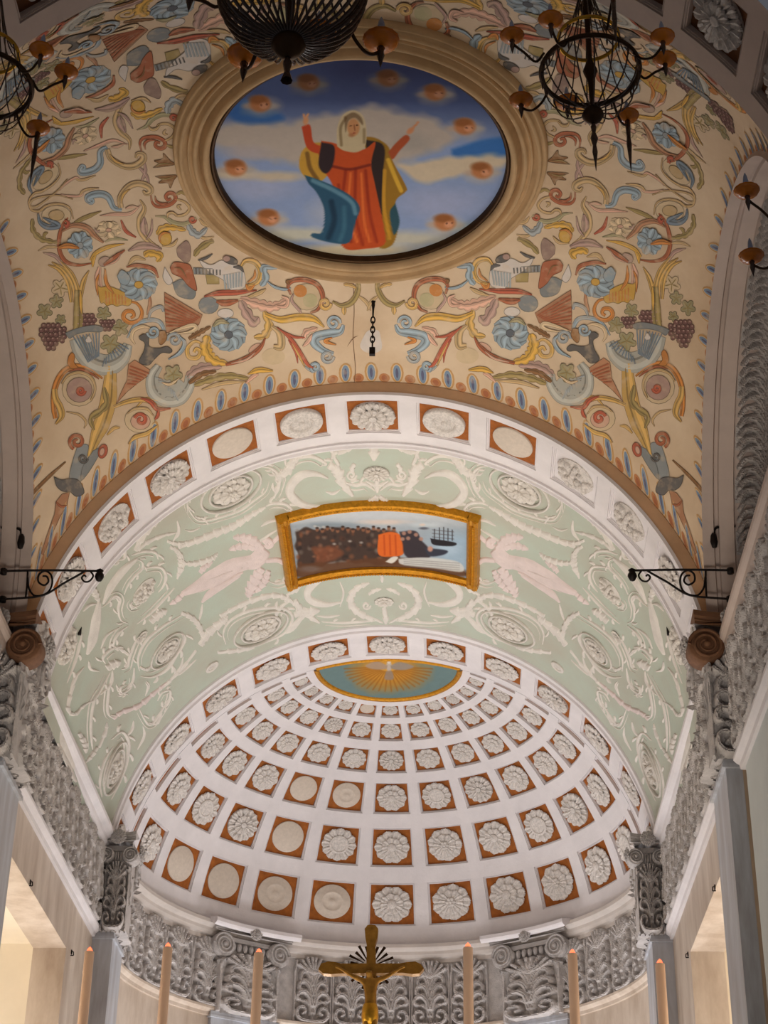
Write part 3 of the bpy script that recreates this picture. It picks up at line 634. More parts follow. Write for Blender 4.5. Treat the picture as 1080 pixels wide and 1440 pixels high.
def VZ(x, y):
    u, v = x / 4.3, (y - YC) / 4.6
    for _ in range(25):
        P = S_vault(u, v); ju = (S_vault(u + 1e-4, v) - P) / 1e-4; jv = (S_vault(u, v + 1e-4) - P) / 1e-4; e = P[:2] - [x, y]
        dt = ju[0] * jv[1] - ju[1] * jv[0]; u -= (e[0] * jv[1] - e[1] * jv[0]) / dt; v -= (ju[0] * e[1] - ju[1] * e[0]) / dt
    return S_vault(u, v)[2]
ring_part('frame_lip', [(1.60, .02), (1.60, -.075), (1.625, -.09), (1.65, -.075), (1.65, .02)], 'dark_bronze', med)
ring_part('inner_moulding', [(1.645, .02), (1.65, -.10), (1.67, -.15), (1.70, -.16), (1.725, -.13), (1.735, -.05), (1.765, -.03), (1.765, .02)], 'frame_beige', med)
ring_part('middle_moulding', [(1.76, .02), (1.765, -.03), (1.785, -.10), (1.81, -.125), (1.835, -.10), (1.85, -.03), (1.865, -.03), (1.875, -.075), (1.89, -.075), (1.90, -.03), (1.90, .02)], 'frame_beige', med)
ring_part('outer_moulding', [(1.895, .02), (1.90, -.03), (1.93, -.035), (1.94, -.09), (1.965, -.115), (1.99, -.09), (2.0, -.03), (2.02, -.06), (2.04, -.06), (2.06, .03)], 'frame_beige', med)
# ---- framed seascape on the green vault
YP0, YP1, AP = 21.73, 23.55, dg(18.4)
sea = thing('framed_painting', tuple(S_barrel(np.array(0.0), np.array(22.6))), label='gilt framed painting of a crowd on a shore with a sailing ship', cat='painting')
inv = Matrix.Translation(-Vector(sea.location))
def bar_pt(a, y, h): r = RB(y) + .03 - h; return (r * math.sin(a), y, ZS + r * math.cos(a))
ag, yg = np.meshgrid(np.linspace(-AP, AP, 300), np.linspace(YP0, YP1, 110), indexing='ij'); r_ = RB(yg) + .03 - .05
Ps = np.stack([r_ * np.sin(ag), yg, ZS + r_ * np.cos(ag)], -1)
def shore(p):
    p.mix(np.clip((748 - p.Y) / 22, 0, 1), (186, 190, 194)); p.mix(np.clip((p.X - 590) / 40, 0, 1) * np.clip((p.Y - 740) / 20, 0, 1), (150, 172, 190))
    for x, y, rx, ry, c in ((470, 740, 60, 8, (120, 132, 140)), (540, 734, 50, 5, (206, 188, 176)), (600, 738, 30, 5, (188, 196, 200)), (440, 760, 30, 12, (112, 116, 122)), (630, 772, 24, 12, (168, 188, 204))): p.ell(x, y, rx, ry, c, .7, .8, rag=.1)
    p.poly([(416, 748), (430, 742), (452, 745), (470, 741), (500, 744), (520, 742), (545, 746), (556, 750), (560, 790), (520, 792), (470, 792), (425, 798)], (62, 46, 38), 3, .95, rag=2.5)
    r2 = random.Random(2)
    for k in range(150):
        x = 418 + r2.random() * 140; y = 744 + r2.random() * 48; c = r2.choice([(122, 70, 44), (150, 92, 60), (44, 34, 32), (36, 30, 30), (176, 120, 92), (96, 56, 40), (128, 116, 106), (60, 44, 40)]); p.ell(x, y, 3 + 3 * r2.random(), 2.5 + 3 * r2.random(), c, .8, .5)
    for x, y in ((443, 740), (448, 742), (455, 741), (466, 743), (492, 761), (508, 763), (470, 765)): p.ell(x, y, 4, 2.5, (196, 188, 180), .8, .7)
    for k in range(16): p.ell(446 + k * 7.2, 745 + 2 * math.sin(k * 2.1), 3.2, 3.6, (132, 88, 64), .5, .9); p.ell(446 + k * 7.2, 742.5 + 2 * math.sin(k * 2.1), 3.2, 2, (54, 38, 30), .5, .9)
    p.poly([(440, 772), (470, 768), (482, 780), (470, 790), (446, 790)], (138, 76, 46), 5, .6, rag=2.5)
    p.poly([(532, 752), (548, 748), (562, 752), (568, 768), (566, 780), (548, 783), (532, 779)], (206, 98, 36)); 
    for x in (540, 548, 556): p.line([(x, 753), (x + 1, 780)], 1.2, (172, 66, 22), 1.5, .7)
    p.poly([(562, 748), (584, 748), (596, 762), (606, 776), (600, 786), (572, 784)], (50, 42, 46), 2.5, .95, rag=1.2)
    for x, y in ((568, 750), (576, 748), (585, 752), (592, 758), (566, 758), (574, 757)): p.ell(x, y, 4, 3.5, (168, 126, 108), .5, .9)
    p.poly([(596, 770), (628, 774), (624, 780), (604, 782)], (52, 54, 66), 2); p.ell(605, 772, 5, 5, (186, 140, 122), .5)
    p.poly([(605, 757), (640, 763), (636, 768), (610, 766)], (38, 34, 38), 1.4)
    for x in (611, 618, 624, 630, 636): p.line([(x, 741 + abs(x - 622) * .3), (x, 760)], .6, (44, 36, 36), 1)
    for y in (745, 750, 755): p.line([(608, y), (638, y + 3)], .45, (70, 60, 60), 1, .7)
    p.ell(596, 743, 9, 2.5, (90, 92, 100), .6); p.ell(594, 738, 6, 2.5, (206, 190, 178), .6)
    p.poly([(420, 794), (470, 790), (560, 784), (640, 796), (652, 812), (540, 800), (424, 812)], (92, 58, 36), 4, .9, rag=1.2)
    p.poly([(560, 786), (600, 784), (644, 790), (650, 804), (610, 799), (566, 794)], (196, 196, 192), 2, .95)
    for k in range(4): p.line([(568, 787 + k * 2.6), (646, 792 + k * 3.2)], .5, (140, 138, 136), 1, .8)
    p.poly([(542, 790), (552, 783), (560, 784), (552, 792)], (206, 200, 190), 1.5); p.ell(436, 800, 20, 6, (120, 108, 104), .6, .6)
o = canvas('canvas', Ps, shore, sea, (150, 160, 168)); o.matrix_parent_inverse = inv
def frame_rail(y0, s):
    rows = [[bar_pt(a, y0 + s * d, h) for d, h in ((-.02, .05), (-.02, .09), (.01, .12), (.04, .10), (.06, .11), (.09, .13), (.12, .10), (.12, -.03))] for a in np.linspace(-AP - .030, AP + .030, 61)]
    mb = MB().grid(np.array(rows)); k = len(rows[0]); mb.F.append(tuple(range(k))); mb.F.append(tuple(60 * k + i for i in range(k)))
    o = mb.build('frame_rail', 'gilt_frame', sea, smooth=False); o.matrix_parent_inverse = inv
    bd = MB()
    for a in np.linspace(-AP, AP, 64):
        c = bar_pt(a, y0 + s * .08, .125); bd.lathe([(.004, -.022), (.02, -.012), (.022, 0), (.016, .016), (.004, .02)], 6, c)
    b = bd.build('beading', 'gilt_frame', o)
def frame_stile(s):
    rows = [[bar_pt(s * (AP + d / R1), y, h) for d, h in ((-.02, .05), (-.02, .11), (.02, .15), (.05, .12), (.08, .15), (.12, .16), (.15, .12), (.15, -.03))] for y in np.linspace(YP0 - .12, YP1 + .12, 21)]
    mb = MB().grid(np.array(rows)); k = len(rows[0]); mb.F.append(tuple(range(k))); mb.F.append(tuple(20 * k + i for i in range(k)))
    o = mb.build('frame_stile', 'gilt_frame', sea, smooth=False); o.matrix_parent_inverse = inv
    bd = MB()
    for y in np.linspace(YP0, YP1, 36):
        c = bar_pt(s * (AP + .085 / R1), y, .155); bd.lathe([(.004, -.022), (.02, -.012), (.022, 0), (.016, .016), (.004, .02)], 6, c)
    bd.build('beading', 'gilt_frame', o)
for sa in (-1, 1):
    for y0, sy in ((YP0, -1), (YP1, 1)):
        V = [bar_pt(sa * (AP + da / R1), y0 + sy * dy, h) for h in (-.03, .135) for dy in (-.005, .13) for da in (-.005, .155)]
        o = MB().add(V, [(0, 2, 3, 1), (4, 5, 7, 6), (0, 1, 5, 4), (2, 6, 7, 3), (0, 4, 6, 2), (1, 3, 7, 5)]).build('corner_block', 'gilt_frame', sea, smooth=False); o.matrix_parent_inverse = inv
frame_rail(YP0, -1); frame_rail(YP1, 1); frame_stile(-1); frame_stile(1)
# ---- dove painting at the crown of the half dome
dv = thing('dove_painting', (0, D3, ZS + RA), label='half round painting of a white dove in golden rays', cat='painting'); inv = Matrix.Translation((0, -D3, -(ZS + RA)))
ee, aa = np.meshgrid(np.linspace(1.283, pi / 2 - .0005, 70), np.linspace(-pi / 2, pi / 2, 240), indexing='ij')
def dove(p):
    p.ell(546, 945, 66, 34, (186, 128, 44), .55, .95, rag=.05); p.ell(546, 940, 40, 20, (206, 152, 60), .6, .9)
    for k in range(22):
        a_ = pi * (k + .5) / 22; p.line([(546 + 14 * math.cos(a_), 938 + 7 * math.sin(a_)), (546 + 62 * math.cos(a_), 938 + 34 * math.sin(a_))], .9, (150, 92, 30), 1.6, .7)
    p.ell(547, 937, 5, 9, (186, 172, 160), .4); p.poly([(545, 936), (530, 930), (514, 936), (524, 941), (542, 941)], (168, 142, 118), 2); p.poly([(549, 936), (562, 931), (582, 937), (570, 942), (552, 941)], (150, 136, 122), 2); p.ell(547, 931, 3, 3.5, (214, 200, 186), .5); p.poly([(543, 944), (551, 944), (553, 955), (541, 955)], (150, 128, 108), 2)
    p.mix(np.clip((p.Y - 930) / 4, 0, 1) * .0, (0, 0, 0))
o = canvas('canvas', S_dome(aa, ee, RA - .012), dove, dv, (106, 128, 128)); o.matrix_parent_inverse = inv
rows = [[tuple(S_dome(np.array(a), np.array(1.283 + d), RA - h)) for d, h in ((-.012, -.01), (-.010, .03), (.0, .045), (.008, .03), (.012, .0))] for a in np.linspace(-pi / 2, pi / 2, 61)]
MB().grid(np.array(rows)).build('gilt_rim', 'gilt_frame', dv).matrix_parent_inverse = inv
ar = [[(r * math.sin(a), D3 - .012 + d, ZS + r * math.cos(a)) for r, d in ((RA - .03, .02), (RA - .03, -.02), (RA + .03, -.02))] for a in np.linspace(-.29, .29, 25)]
MB().grid(np.array(ar)).build('upper_rim', 'gilt_frame', dv).matrix_parent_inverse = inv
# ------------------------------------------------------------------ chandeliers
def chandelier(px, py, y, S, label, narm=8, pend=1.0, strands=16, group='crystal chandeliers hanging in the nave'):
    c = at_y(px, py, y); t = thing('chandelier', tuple(c), label=label, cat='chandelier', group=group)
    B = lambda mb, n, m='dark_bronze', p=t: mb.build(n, m, p)
    ang = np.linspace(0, 2 * pi, 49)[:-1]
    cir = lambda r, z: np.stack([r * np.cos(ang), r * np.sin(ang), 0 * ang + z], 1)
    B(MB().tube(cir(.33 * S, 0), .018 * S, 8, True), 'lower_ring'); B(MB().tube(cir(.205 * S, .30 * S), .014 * S, 8, True), 'upper_ring', 'gold')
    B(MB().lathe([(.004, .95), (.02, .94), (.03, .80), (.016, .70), (.05, .6), (.02, .5), (.018, .1), (.05, .0), (.02, -.1), (.016, -.36), (.06, -.40), (.07, -.44), (.05, -.48), (.012, -.52)] if 0 else [(r * S, z * S) for r, z in [(.004, .95), (.02, .94), (.03, .80), (.016, .70), (.05, .6), (.02, .5), (.018, .1), (.05, .0), (.02, -.1), (.016, -.33), (.06, -.36), (.075, -.40), (.05, -.44), (.012, -.47)]], 12), 'stem')
    B(MB().lathe([(r * S, z * S) for r, z in [(.004, -.46), (.02, -.5), (.012, -.55), (.026, -.6), (.012, -.66), (.018, -.72), (.008, -.80), (.002, -.88)] if pend == 1 or z > -.62], 8), 'drop_pendant', 'bead_glass')
    for k in range(strands):                       # strings of beads: crown to upper ring, upper to lower ring, basket below
        a = 2 * pi * k / strands; q = np.linspace(0, 1, 8); u_ = np.array([math.cos(a), math.sin(a), 0])
        mb = MB()
        for f in (lambda t_: ((.03 + .175 * t_) * S, (.80 - .5 * t_ - .12 * math.sin(pi * t_)) * S), lambda t_: ((.205 + .125 * t_) * S, (.30 - .30 * t_ - .07 * math.sin(pi * t_)) * S)):
            mb.tube([u_ * f(t_)[0] + np.array([0, 0, f(t_)[1]]) for t_ in q], .0045 * S, 4)
        r_, z_ = (lambda t_: (.33 * math.cos(t_ * pi / 2 * .93)), lambda t_: -.36 * math.sin(t_ * pi / 2))
        pts = [u_ * r_(t_) * S + np.array([0, 0, z_(t_) * S]) for t_ in q]
        mb.tube(pts, .0055 * S, 4)
        if strands > 30: mb.tube([p_ + np.array([0, 0, -.012 * S]) for p_ in pts], .007 * S * np.abs(np.cos(q * 20)) + .003 * S, 5)
        B(mb, 'bead_strand', 'bead_glass')
    fr = []
    for k in range(48):
        a = 2 * pi * k / 48; fr.append((.33 * S * math.cos(a), .33 * S * math.sin(a)))
    for x, y_ in fr[::2]: B(MB().lathe([(.002, -.015 * S), (.008 * S, -.04 * S), (.005 * S, -.07 * S), (.001, -.085 * S)], 5, (x, y_, 0)), 'crystal_drop', 'bead_glass')
    for k in range(narm):
        a = 2 * pi * (k + .28) / narm; up = .0 if k % 2 else .20
        f = lambda r, z: np.array([r * S * math.cos(a), r * S * math.sin(a), z * S])
        am = B(MB().tube(spline([f(.32, 0 + up * .5), f(.38, -.09 + up * .5), f(.46, -.12 + up), f(.53, -.06 + up), f(.54, .0 + up)], 20), .009 * S, 6), 'arm')
        e = f(.54, .0 + up)
        pn = MB().lathe([(.002, -.02 * S), (.03 * S, -.018 * S), (.075 * S, .004 * S), (.085 * S, .022 * S), (.07 * S, .018 * S), (.03 * S, .0), (.002, .0)], 14, e).build('drip_pan', 'amber_glass', am)
        MB().lathe([(.017 * S, 0), (.017 * S, .085 * S), (.015 * S, .09 * S), (.018 * S, .10 * S), (.013 * S, .135 * S), (.002, .165 * S)], 9, e).build('candle_bulb', 'bulb', am)
        ln = .50 if (k in (1, 6) and pend == 1) else .15
        MB().lathe([(.002, -.018 * S), (.02 * S, -.03 * S), (.014 * S, -ln * .35 * S), (.018 * S, -ln * .5 * S), (.008 * S, -ln * .8 * S), (.001, -ln * S)], 6, e).build('crystal_pendant', 'bead_glass', am)
    zt = ZS + math.sqrt(4.3 ** 2 - c[0] ** 2) - c[2]; ch = MB(); n = int((zt - .93 * S) / .075)
    for i in range(n):
        z = .93 * S + (zt - .93 * S) * (i + .5) / n; w = np.linspace(0, 2 * pi, 11)[:-1]; P = np.stack([.016 * np.cos(w), 0 * w, .05 * np.sin(w) + z], 1)
        if i % 2: P = P[:, [1, 0, 2]]
        ch.tube(P, .006, 4, True)
    B(ch, 'chain', 'iron'); B(MB().lathe([(.003, zt - .10), (.06, zt - .08), (.09, zt + .02)], 12), 'ceiling_rose'); return t
chandelier(830, 100, 9.0, 1.0, 'small crystal chandelier hanging beside the nave arch with brown recesses')
chandelier(411, -30, 9.0, 1.62, 'large dark beaded chandelier hanging before the round ceiling painting', 10, pend=.3, strands=40)
chandelier(-24, 118, 9.0, 1.0, 'dim chandelier with amber pans before the painted cornucopias')
chandelier(1168, 322, 9.0, 1.0, 'chandelier with one amber pan reaching past the carved side arch')
# ------------------------------------------------------------------ ironwork
def px_tube(mb, pts, r, y, n=40, closed=False):
    mb.tube([at_y(a, b, y) for a, b in spline(pts, n)], r, 7, closed); return mb
def mirrored(o, parent): c = o.copy(); C.objects.link(c); c.parent = parent; return c
YI = 18.17
def bracket():
    t = thing('iron_bracket', (-4.2, YI, 11.4), label='black wrought iron scroll bracket beside the chancel arch', cat='bracket', group='scroll brackets on the chancel arch')
    inv = Matrix.Translation((4.2, -YI, -11.4)); P = []
    P.append(px_tube(MB(), [(1, 803), (70, 802), (138, 803)], .014, YI).build('top_bar', 'iron', t))
    P.append(px_tube(MB(), [(1, 843), (30, 841), (52, 839), (68, 834), (90, 820), (108, 810), (120, 803)], .013, YI).build('brace', 'iron', t))
    P.append(px_tube(MB(), [(60, 810), (66, 811), (68, 818), (62, 823), (54, 818), (55, 808), (64, 803), (72, 809), (73, 822), (66, 834), (50, 838), (41, 828), (39, 812)], .012, YI, 80).build('scroll', 'iron', t))
    P.append(px_tube(MB(), [(121, 811), (118, 809), (115, 813), (119, 818), (126, 817), (131, 810), (127, 803)], .011, YI, 50).build('scroll', 'iron', t))
    P.append(px_tube(MB(), [(39, 803), (38, 822), (36, 841)], .012, YI).build('upright', 'iron', t))
    e = at_y(140, 808, YI); P.append(MB().lathe([(.004, -.09), (.03, -.08), (.055, -.03), (.05, .0), (.03, .03), (.045, .05), (.004, .08)], 10, e).build('lamp_socket', 'iron', t))
    for q in ((5, 804), (4, 843)): P.append(MB().lathe([(.004, -.04), (.04, -.03), (.04, .03), (.004, .04)], 10, at_y(*q, YI)).build('anchor', 'iron', t))
    for o in P: o.matrix_parent_inverse = inv
    return t, P
def mirror_thing(t, P, label=None):
    m = t.copy(); C.objects.link(m); m.location.x = -t.location.x
    for o in P:
        c = o.copy(); C.objects.link(c); c.parent = m; c.matrix_parent_inverse = m.matrix_basis.inverted(); c.scale = (-1, 1, 1)
        for ch in list(o.children):
            d = ch.copy(); C.objects.link(d); d.parent = c
    if label: m['label'] = label
    return m
mirror_thing(*bracket())
t = thing('iron_hook', (-4.25, YI, 12.1), label='short black iron hook lamp on the edge of the side arch', cat='hook', group='hook lamps on the side arches'); inv = Matrix.Translation((4.25, -YI, -12.1))
P = [px_tube(MB(), [(1, 742), (14, 742), (27, 744), (30, 750)], .014, YI).build('arm', 'iron', t), px_tube(MB(), [(30, 750), (34, 746), (37, 743)], .010, YI).build('prong', 'iron', t), MB().lathe([(.004, -.13), (.03, -.12), (.045, -.05), (.035, .03), (.02, .06), (.004, .07)], 10, at_y(30, 758, YI)).build('socket', 'iron', t)]
for o in P: o.matrix_parent_inverse = inv
mirror_thing(t, P)
t = thing('iron_hook', tuple(S_barrel(np.array(-1.16), np.array(20.6))), label='small black hook under the green vault near the coffered arch', cat='hook', group='small hooks on the green vault')
c = at_y(113, 880, 20.6); inv = Matrix.Translation(-Vector(t.location))
P = [px_tube(MB(), [(94, 883), (103, 879), (113, 879)], .010, 20.6).build('arm', 'iron', t), MB().box(-.02, .02, -.02, .02, -.13, .02).build('socket', 'iron', t)]
P[1].location = Vector(c) - Vector(t.location); P[0].matrix_parent_inverse = inv
m = t.copy(); C.objects.link(m); m.location.x *= -1
for o in P:
    c = o.copy(); C.objects.link(c); c.parent = m
    if o is P[1]: c.location.x = -o.location.x
    else: c.matrix_parent_inverse = m.matrix_basis.inverted(); c.scale = (-1, 1, 1)
# hook and chain left from a hanging lamp
uv = unproj(S_vault, [(525, 424)], (0, .7)); hk = S_vault(uv[:, 0], uv[:, 1])[0]
t = thing('hanging_chain', tuple(hk), label='short iron hook and chain hanging from the painted vault above the chancel arch', cat='chain')
MB().lathe([(.003, -.25), (.010, -.23), (.013, -.12), (.022, -.06), (.02, -.02), (.035, .01)], 9).build('hook', 'iron', t)
for i in range(6):
    w = np.linspace(0, 2 * pi, 13)[:-1]; Q = np.stack([.024 * np.cos(w), 0 * w, .05 * np.sin(w) - .28 - .072 * i], 1)
    MB().tube(Q[:, [1, 0, 2]] if i % 2 else Q, .009, 5, True).build('link', 'iron', t)
MB().box(-.035, .035, -.025, .025, -.80, -.70).build('shackle', 'iron', t, smooth=False)
# ------------------------------------------------------------------ altar furniture
YA = 22.0
al = thing('altar', (0, YA + .3, 0), label='stone altar shelf carrying the crucifix and candles', cat='altar')
MB().box(-1.9, 1.9, -.35, .5, 0, 5.2).build('body', 'beige_marble', al, smooth=False); MB().box(-4.0, 4.0, -.6, .35, 5.2, 5.5).build('shelf', 'beige_marble', al, smooth=False)
for s in (-1, 1): MB().box(s * 3.4 - .3, s * 3.4 + .3, -.3, .3, 0, 5.2).build('support', 'beige_marble', al, smooth=False)
for i, (x, y_, lb) in enumerate(((126, 1331, 'tall peach candle before the grey pilaster and cream doorway'), (236, 1325, 'tall peach candle before the carved frieze near the apse pilaster'), (364, 1333, 'tall peach candle before the scrolled capital of the apse'), (658, 1325, 'tall peach candle next to the gilded crucifix'), (805, 1334, 'tall peach candle beside the scrolled capital and carved frieze'), (928, 1348, 'short peach candle before the blue grey pilaster edge'))):
    e = at_y(x, y_ + 8, YA); t = thing('altar_candle', (e[0], YA, 5.5), label=lb, cat='candle', group='tall candles on the altar'); zt = e[2] - 5.5
    MB().lathe([(.17, 0), (.17, .05), (.10, .10), (.05, .25), (.08, .35), (.045, .5), (.06, .75), (.10, .85), (.10, .88), (.02, .88)], 16).build('candlestick', 'gold', t)
    MB().lathe([(.066, .86), (.060, zt), (.045, zt + .01), (.004, zt + .012)], 18).build('wax_shaft', 'candle_wax', t)
    MB().lathe([(.034, zt), (.036, zt + .02), (.024, zt + .045), (.004, zt + .065)], 10).build('flame_tip', 'candle_flame', t)
cx = at_y(521, 1362, YA); cr = thing('crucifix', (cx[0], YA, 5.5), label='gilded crucifix with rays behind the crossing', cat='crucifix')
k = lambda a, b, d=0.0: Vector((at_y(a, b, YA)[0] - cx[0], d, at_y(a, b, YA)[2] - 5.5))
def prism(pts, y0, y1, name, m):
    P = [k(a, b) for a, b in pts]; n = len(P); mb = MB(); mb.add([(p.x, y0, p.z) for p in P] + [(p.x, y1, p.z) for p in P], [tuple(range(n))[::-1], tuple(range(n, 2 * n))] + [(i, (i + 1) % n, n + (i + 1) % n, n + i) for i in range(n)])
    return mb.build(name, m, cr, smooth=False)
prism([(514, 1440), (516, 1330), (514, 1320), (513, 1308), (517, 1303), (522, 1302), (528, 1303), (532, 1308), (531, 1320), (528, 1330), (530, 1440), (530, 1520), (514, 1520)], -.06, .06, 'upright', 'old_gold')
prism([(480, 1357), (562, 1357), (572, 1355), (584, 1354), (592, 1358), (596, 1364), (590, 1371), (580, 1372), (566, 1370), (480, 1371), (466, 1372), (455, 1371), (448, 1365), (452, 1357), (462, 1354), (472, 1355)], -.065, .055, 'crossbeam', 'old_gold')
MB().lathe([(.16, 0), (.16, .06), (.06, .12), (.05, 1.2), (.09, 1.3), (.06, 1.4), (.05, 1.7)], 12).build('stand', 'gold', cr)
o_ = k(521, 1356)
for i in range(22):
    a = pi * 2 * i / 22 + .1; r0, r1 = .10, (.30 if i % 2 else .26)
    mb = MB(); u_ = np.array([math.cos(a), 0, math.sin(a)]); v_ = np.array([-math.sin(a), 0, math.cos(a)]); p = np.array(o_) + np.array([0, .09, 0])
    V = [p + u_ * r0 - v_ * .006, p + u_ * r1 - v_ * .018, p + u_ * r1 + v_ * .018, p + u_ * r0 + v_ * .006]
    mb.add([tuple(q) for q in V] + [tuple(q + np.array([0, .012, 0])) for q in V], [(0, 1, 2, 3), (7, 6, 5, 4), (0, 4, 5, 1), (1, 5, 6, 2), (2, 6, 7, 3), (3, 7, 4, 0)]); mb.build('ray', 'dark_bronze', cr, smooth=False)
# corpus: one continuous skinned figure
J = {'pel': (521, 1421, -.13), 'bel': (521, 1408, -.14), 'che': (521, 1392, -.15), 'nec': (521, 1381, -.15), 'hd0': (520, 1376, -.17), 'hd1': (519, 1370, -.18), 'sl': (514, 1385, -.14), 'el': (497, 1377, -.12), 'wl': (479, 1365, -.10), 'hl': (472, 1362, -.09), 'sr': (528, 1385, -.14), 'er': (545, 1377, -.12), 'wr': (563, 1365, -.10), 'hr': (570, 1362, -.09), 'tl': (517, 1424, -.14), 'kl': (517, 1452, -.20), 'fl': (520, 1482, -.11), 'tr': (525, 1424, -.14), 'kr': (526, 1452, -.20), 'fr': (522, 1484, -.12)}
Rr = dict(pel=.075, bel=.062, che=.08, nec=.032, hd0=.042, hd1=.05, sl=.042, el=.028, wl=.018, hl=.022, sr=.042, er=.028, wr=.018, hr=.022, tl=.055, kl=.042, fl=.022, tr=.055, kr=.042, fr=.022)
nm_ = list(J); E_ = [('pel', 'bel'), ('bel', 'che'), ('che', 'nec'), ('nec', 'hd0'), ('hd0', 'hd1'), ('che', 'sl'), ('sl', 'el'), ('el', 'wl'), ('wl', 'hl'), ('che', 'sr'), ('sr', 'er'), ('er', 'wr'), ('wr', 'hr'), ('pel', 'tl'), ('tl', 'kl'), ('kl', 'fl'), ('pel', 'tr'), ('tr', 'kr'), ('kr', 'fr')]
me = bpy.data.meshes.new('corpus'); me.from_pydata([tuple(k(*J[q])) for q in nm_], [(nm_.index(a), nm_.index(b)) for a, b in E_], [])
co = bpy.data.objects.new('corpus', me); C.objects.link(co); co.parent = cr; me.materials.append(MATS['old_gold'])
md = co.modifiers.new('Skin', 'SKIN'); md.use_smooth_shade = True
for i, q in enumerate(nm_): me.skin_vertices[0].data[i].radius = (Rr[q], Rr[q]); me.skin_vertices[0].data[i].use_root = q == 'pel'
co.modifiers.new('Sub', 'SUBSURF').levels = 2; co.modifiers['Sub'].render_levels = 2
mb = MB(); p0 = k(521, 1424)
mb.lathe([(.085, .06), (.10, .0), (.105, -.10), (.085, -.2), (.02, -.21)], 14, (p0.x, -.14, p0.z)); mb.build('loincloth', 'gold', cr)
# iron clips on the door lintels
for px, x in (((42, 1243), -WX), ((100, 1341), -WX), ((1006, 1250), WX), ((968, 1344), WX)):
    d = ray(*px); e = CAM + d * ((x - CAM[0]) / d[0]); s = 1 if x > 0 else -1
    t = thing('iron_clip', (x, e[1], e[2]), label='small iron clip on the marble edge of the doorway', cat='clip', group='iron clips on the doorway edges')
    MB().tube([(0, 0, .03), (-s * .03, 0, .025), (-s * .035, 0, -.02), (-s * .035, -.03, -.035), (0, -.035, -.035)], .008, 6).build('hook', 'iron', t); MB().box(*sorted((0, -s * .012)), -.02, .02, -.01, .05).build('plate', 'iron', t, smooth=False)
# ------------------------------------------------------------------ painted ornament of the crossing vault
gg = np.linspace(-1, 1, 161); GU, GV = np.meshgrid(gg, gg, indexing='ij'); GP = proj(S_vault(GU, GV)).reshape(-1, 2); GQ = np.stack([GU.ravel(), GV.ravel()], 1)
def vault_uv(px):
    px = np.asarray(px, float); g0 = np.array([GQ[((GP - p) ** 2).sum(1).argmin()] for p in px[::6]])
    return unproj(S_vault, px, np.repeat(g0, 6, axis=0)[:len(px)], (-1.0, 1.0))
from mathutils.geometry import tessellate_polygon
CROP = {'A': (30, 200, 4.0), 'B': (30, 380, 4.32), 'C': (30, 540, 4.32), 'D': (260, 360, 3.857), 'P': (0, 0, 1.0)}
def cvt(cr, pts): x, y, s = CROP[cr]; return np.array([(x + a / s, y + b / s) for a, b in pts])
PAL = dict(blue=(150, 170, 182), dblue=(112, 130, 146), gblue=(158, 166, 170), och=(208, 168, 96), yel=(214, 168, 76), org=(204, 132, 64), rust=(168, 94, 64), red=(182, 88, 66), oli=(160, 140, 88), tan=(198, 168, 122), mau=(180, 148, 138), pink=(214, 170, 148), ter=(180, 128, 96), dark=(92, 92, 94), grape=(122, 82, 84), leaf=(166, 158, 122), white=(222, 212, 204), crm=(218, 194, 158), brn=(134, 94, 58), line=(116, 84, 62), lblue=(84, 96, 110), stone=(178, 178, 170))
def shade(c, k): return tuple(min(255, v * k) for v in c)
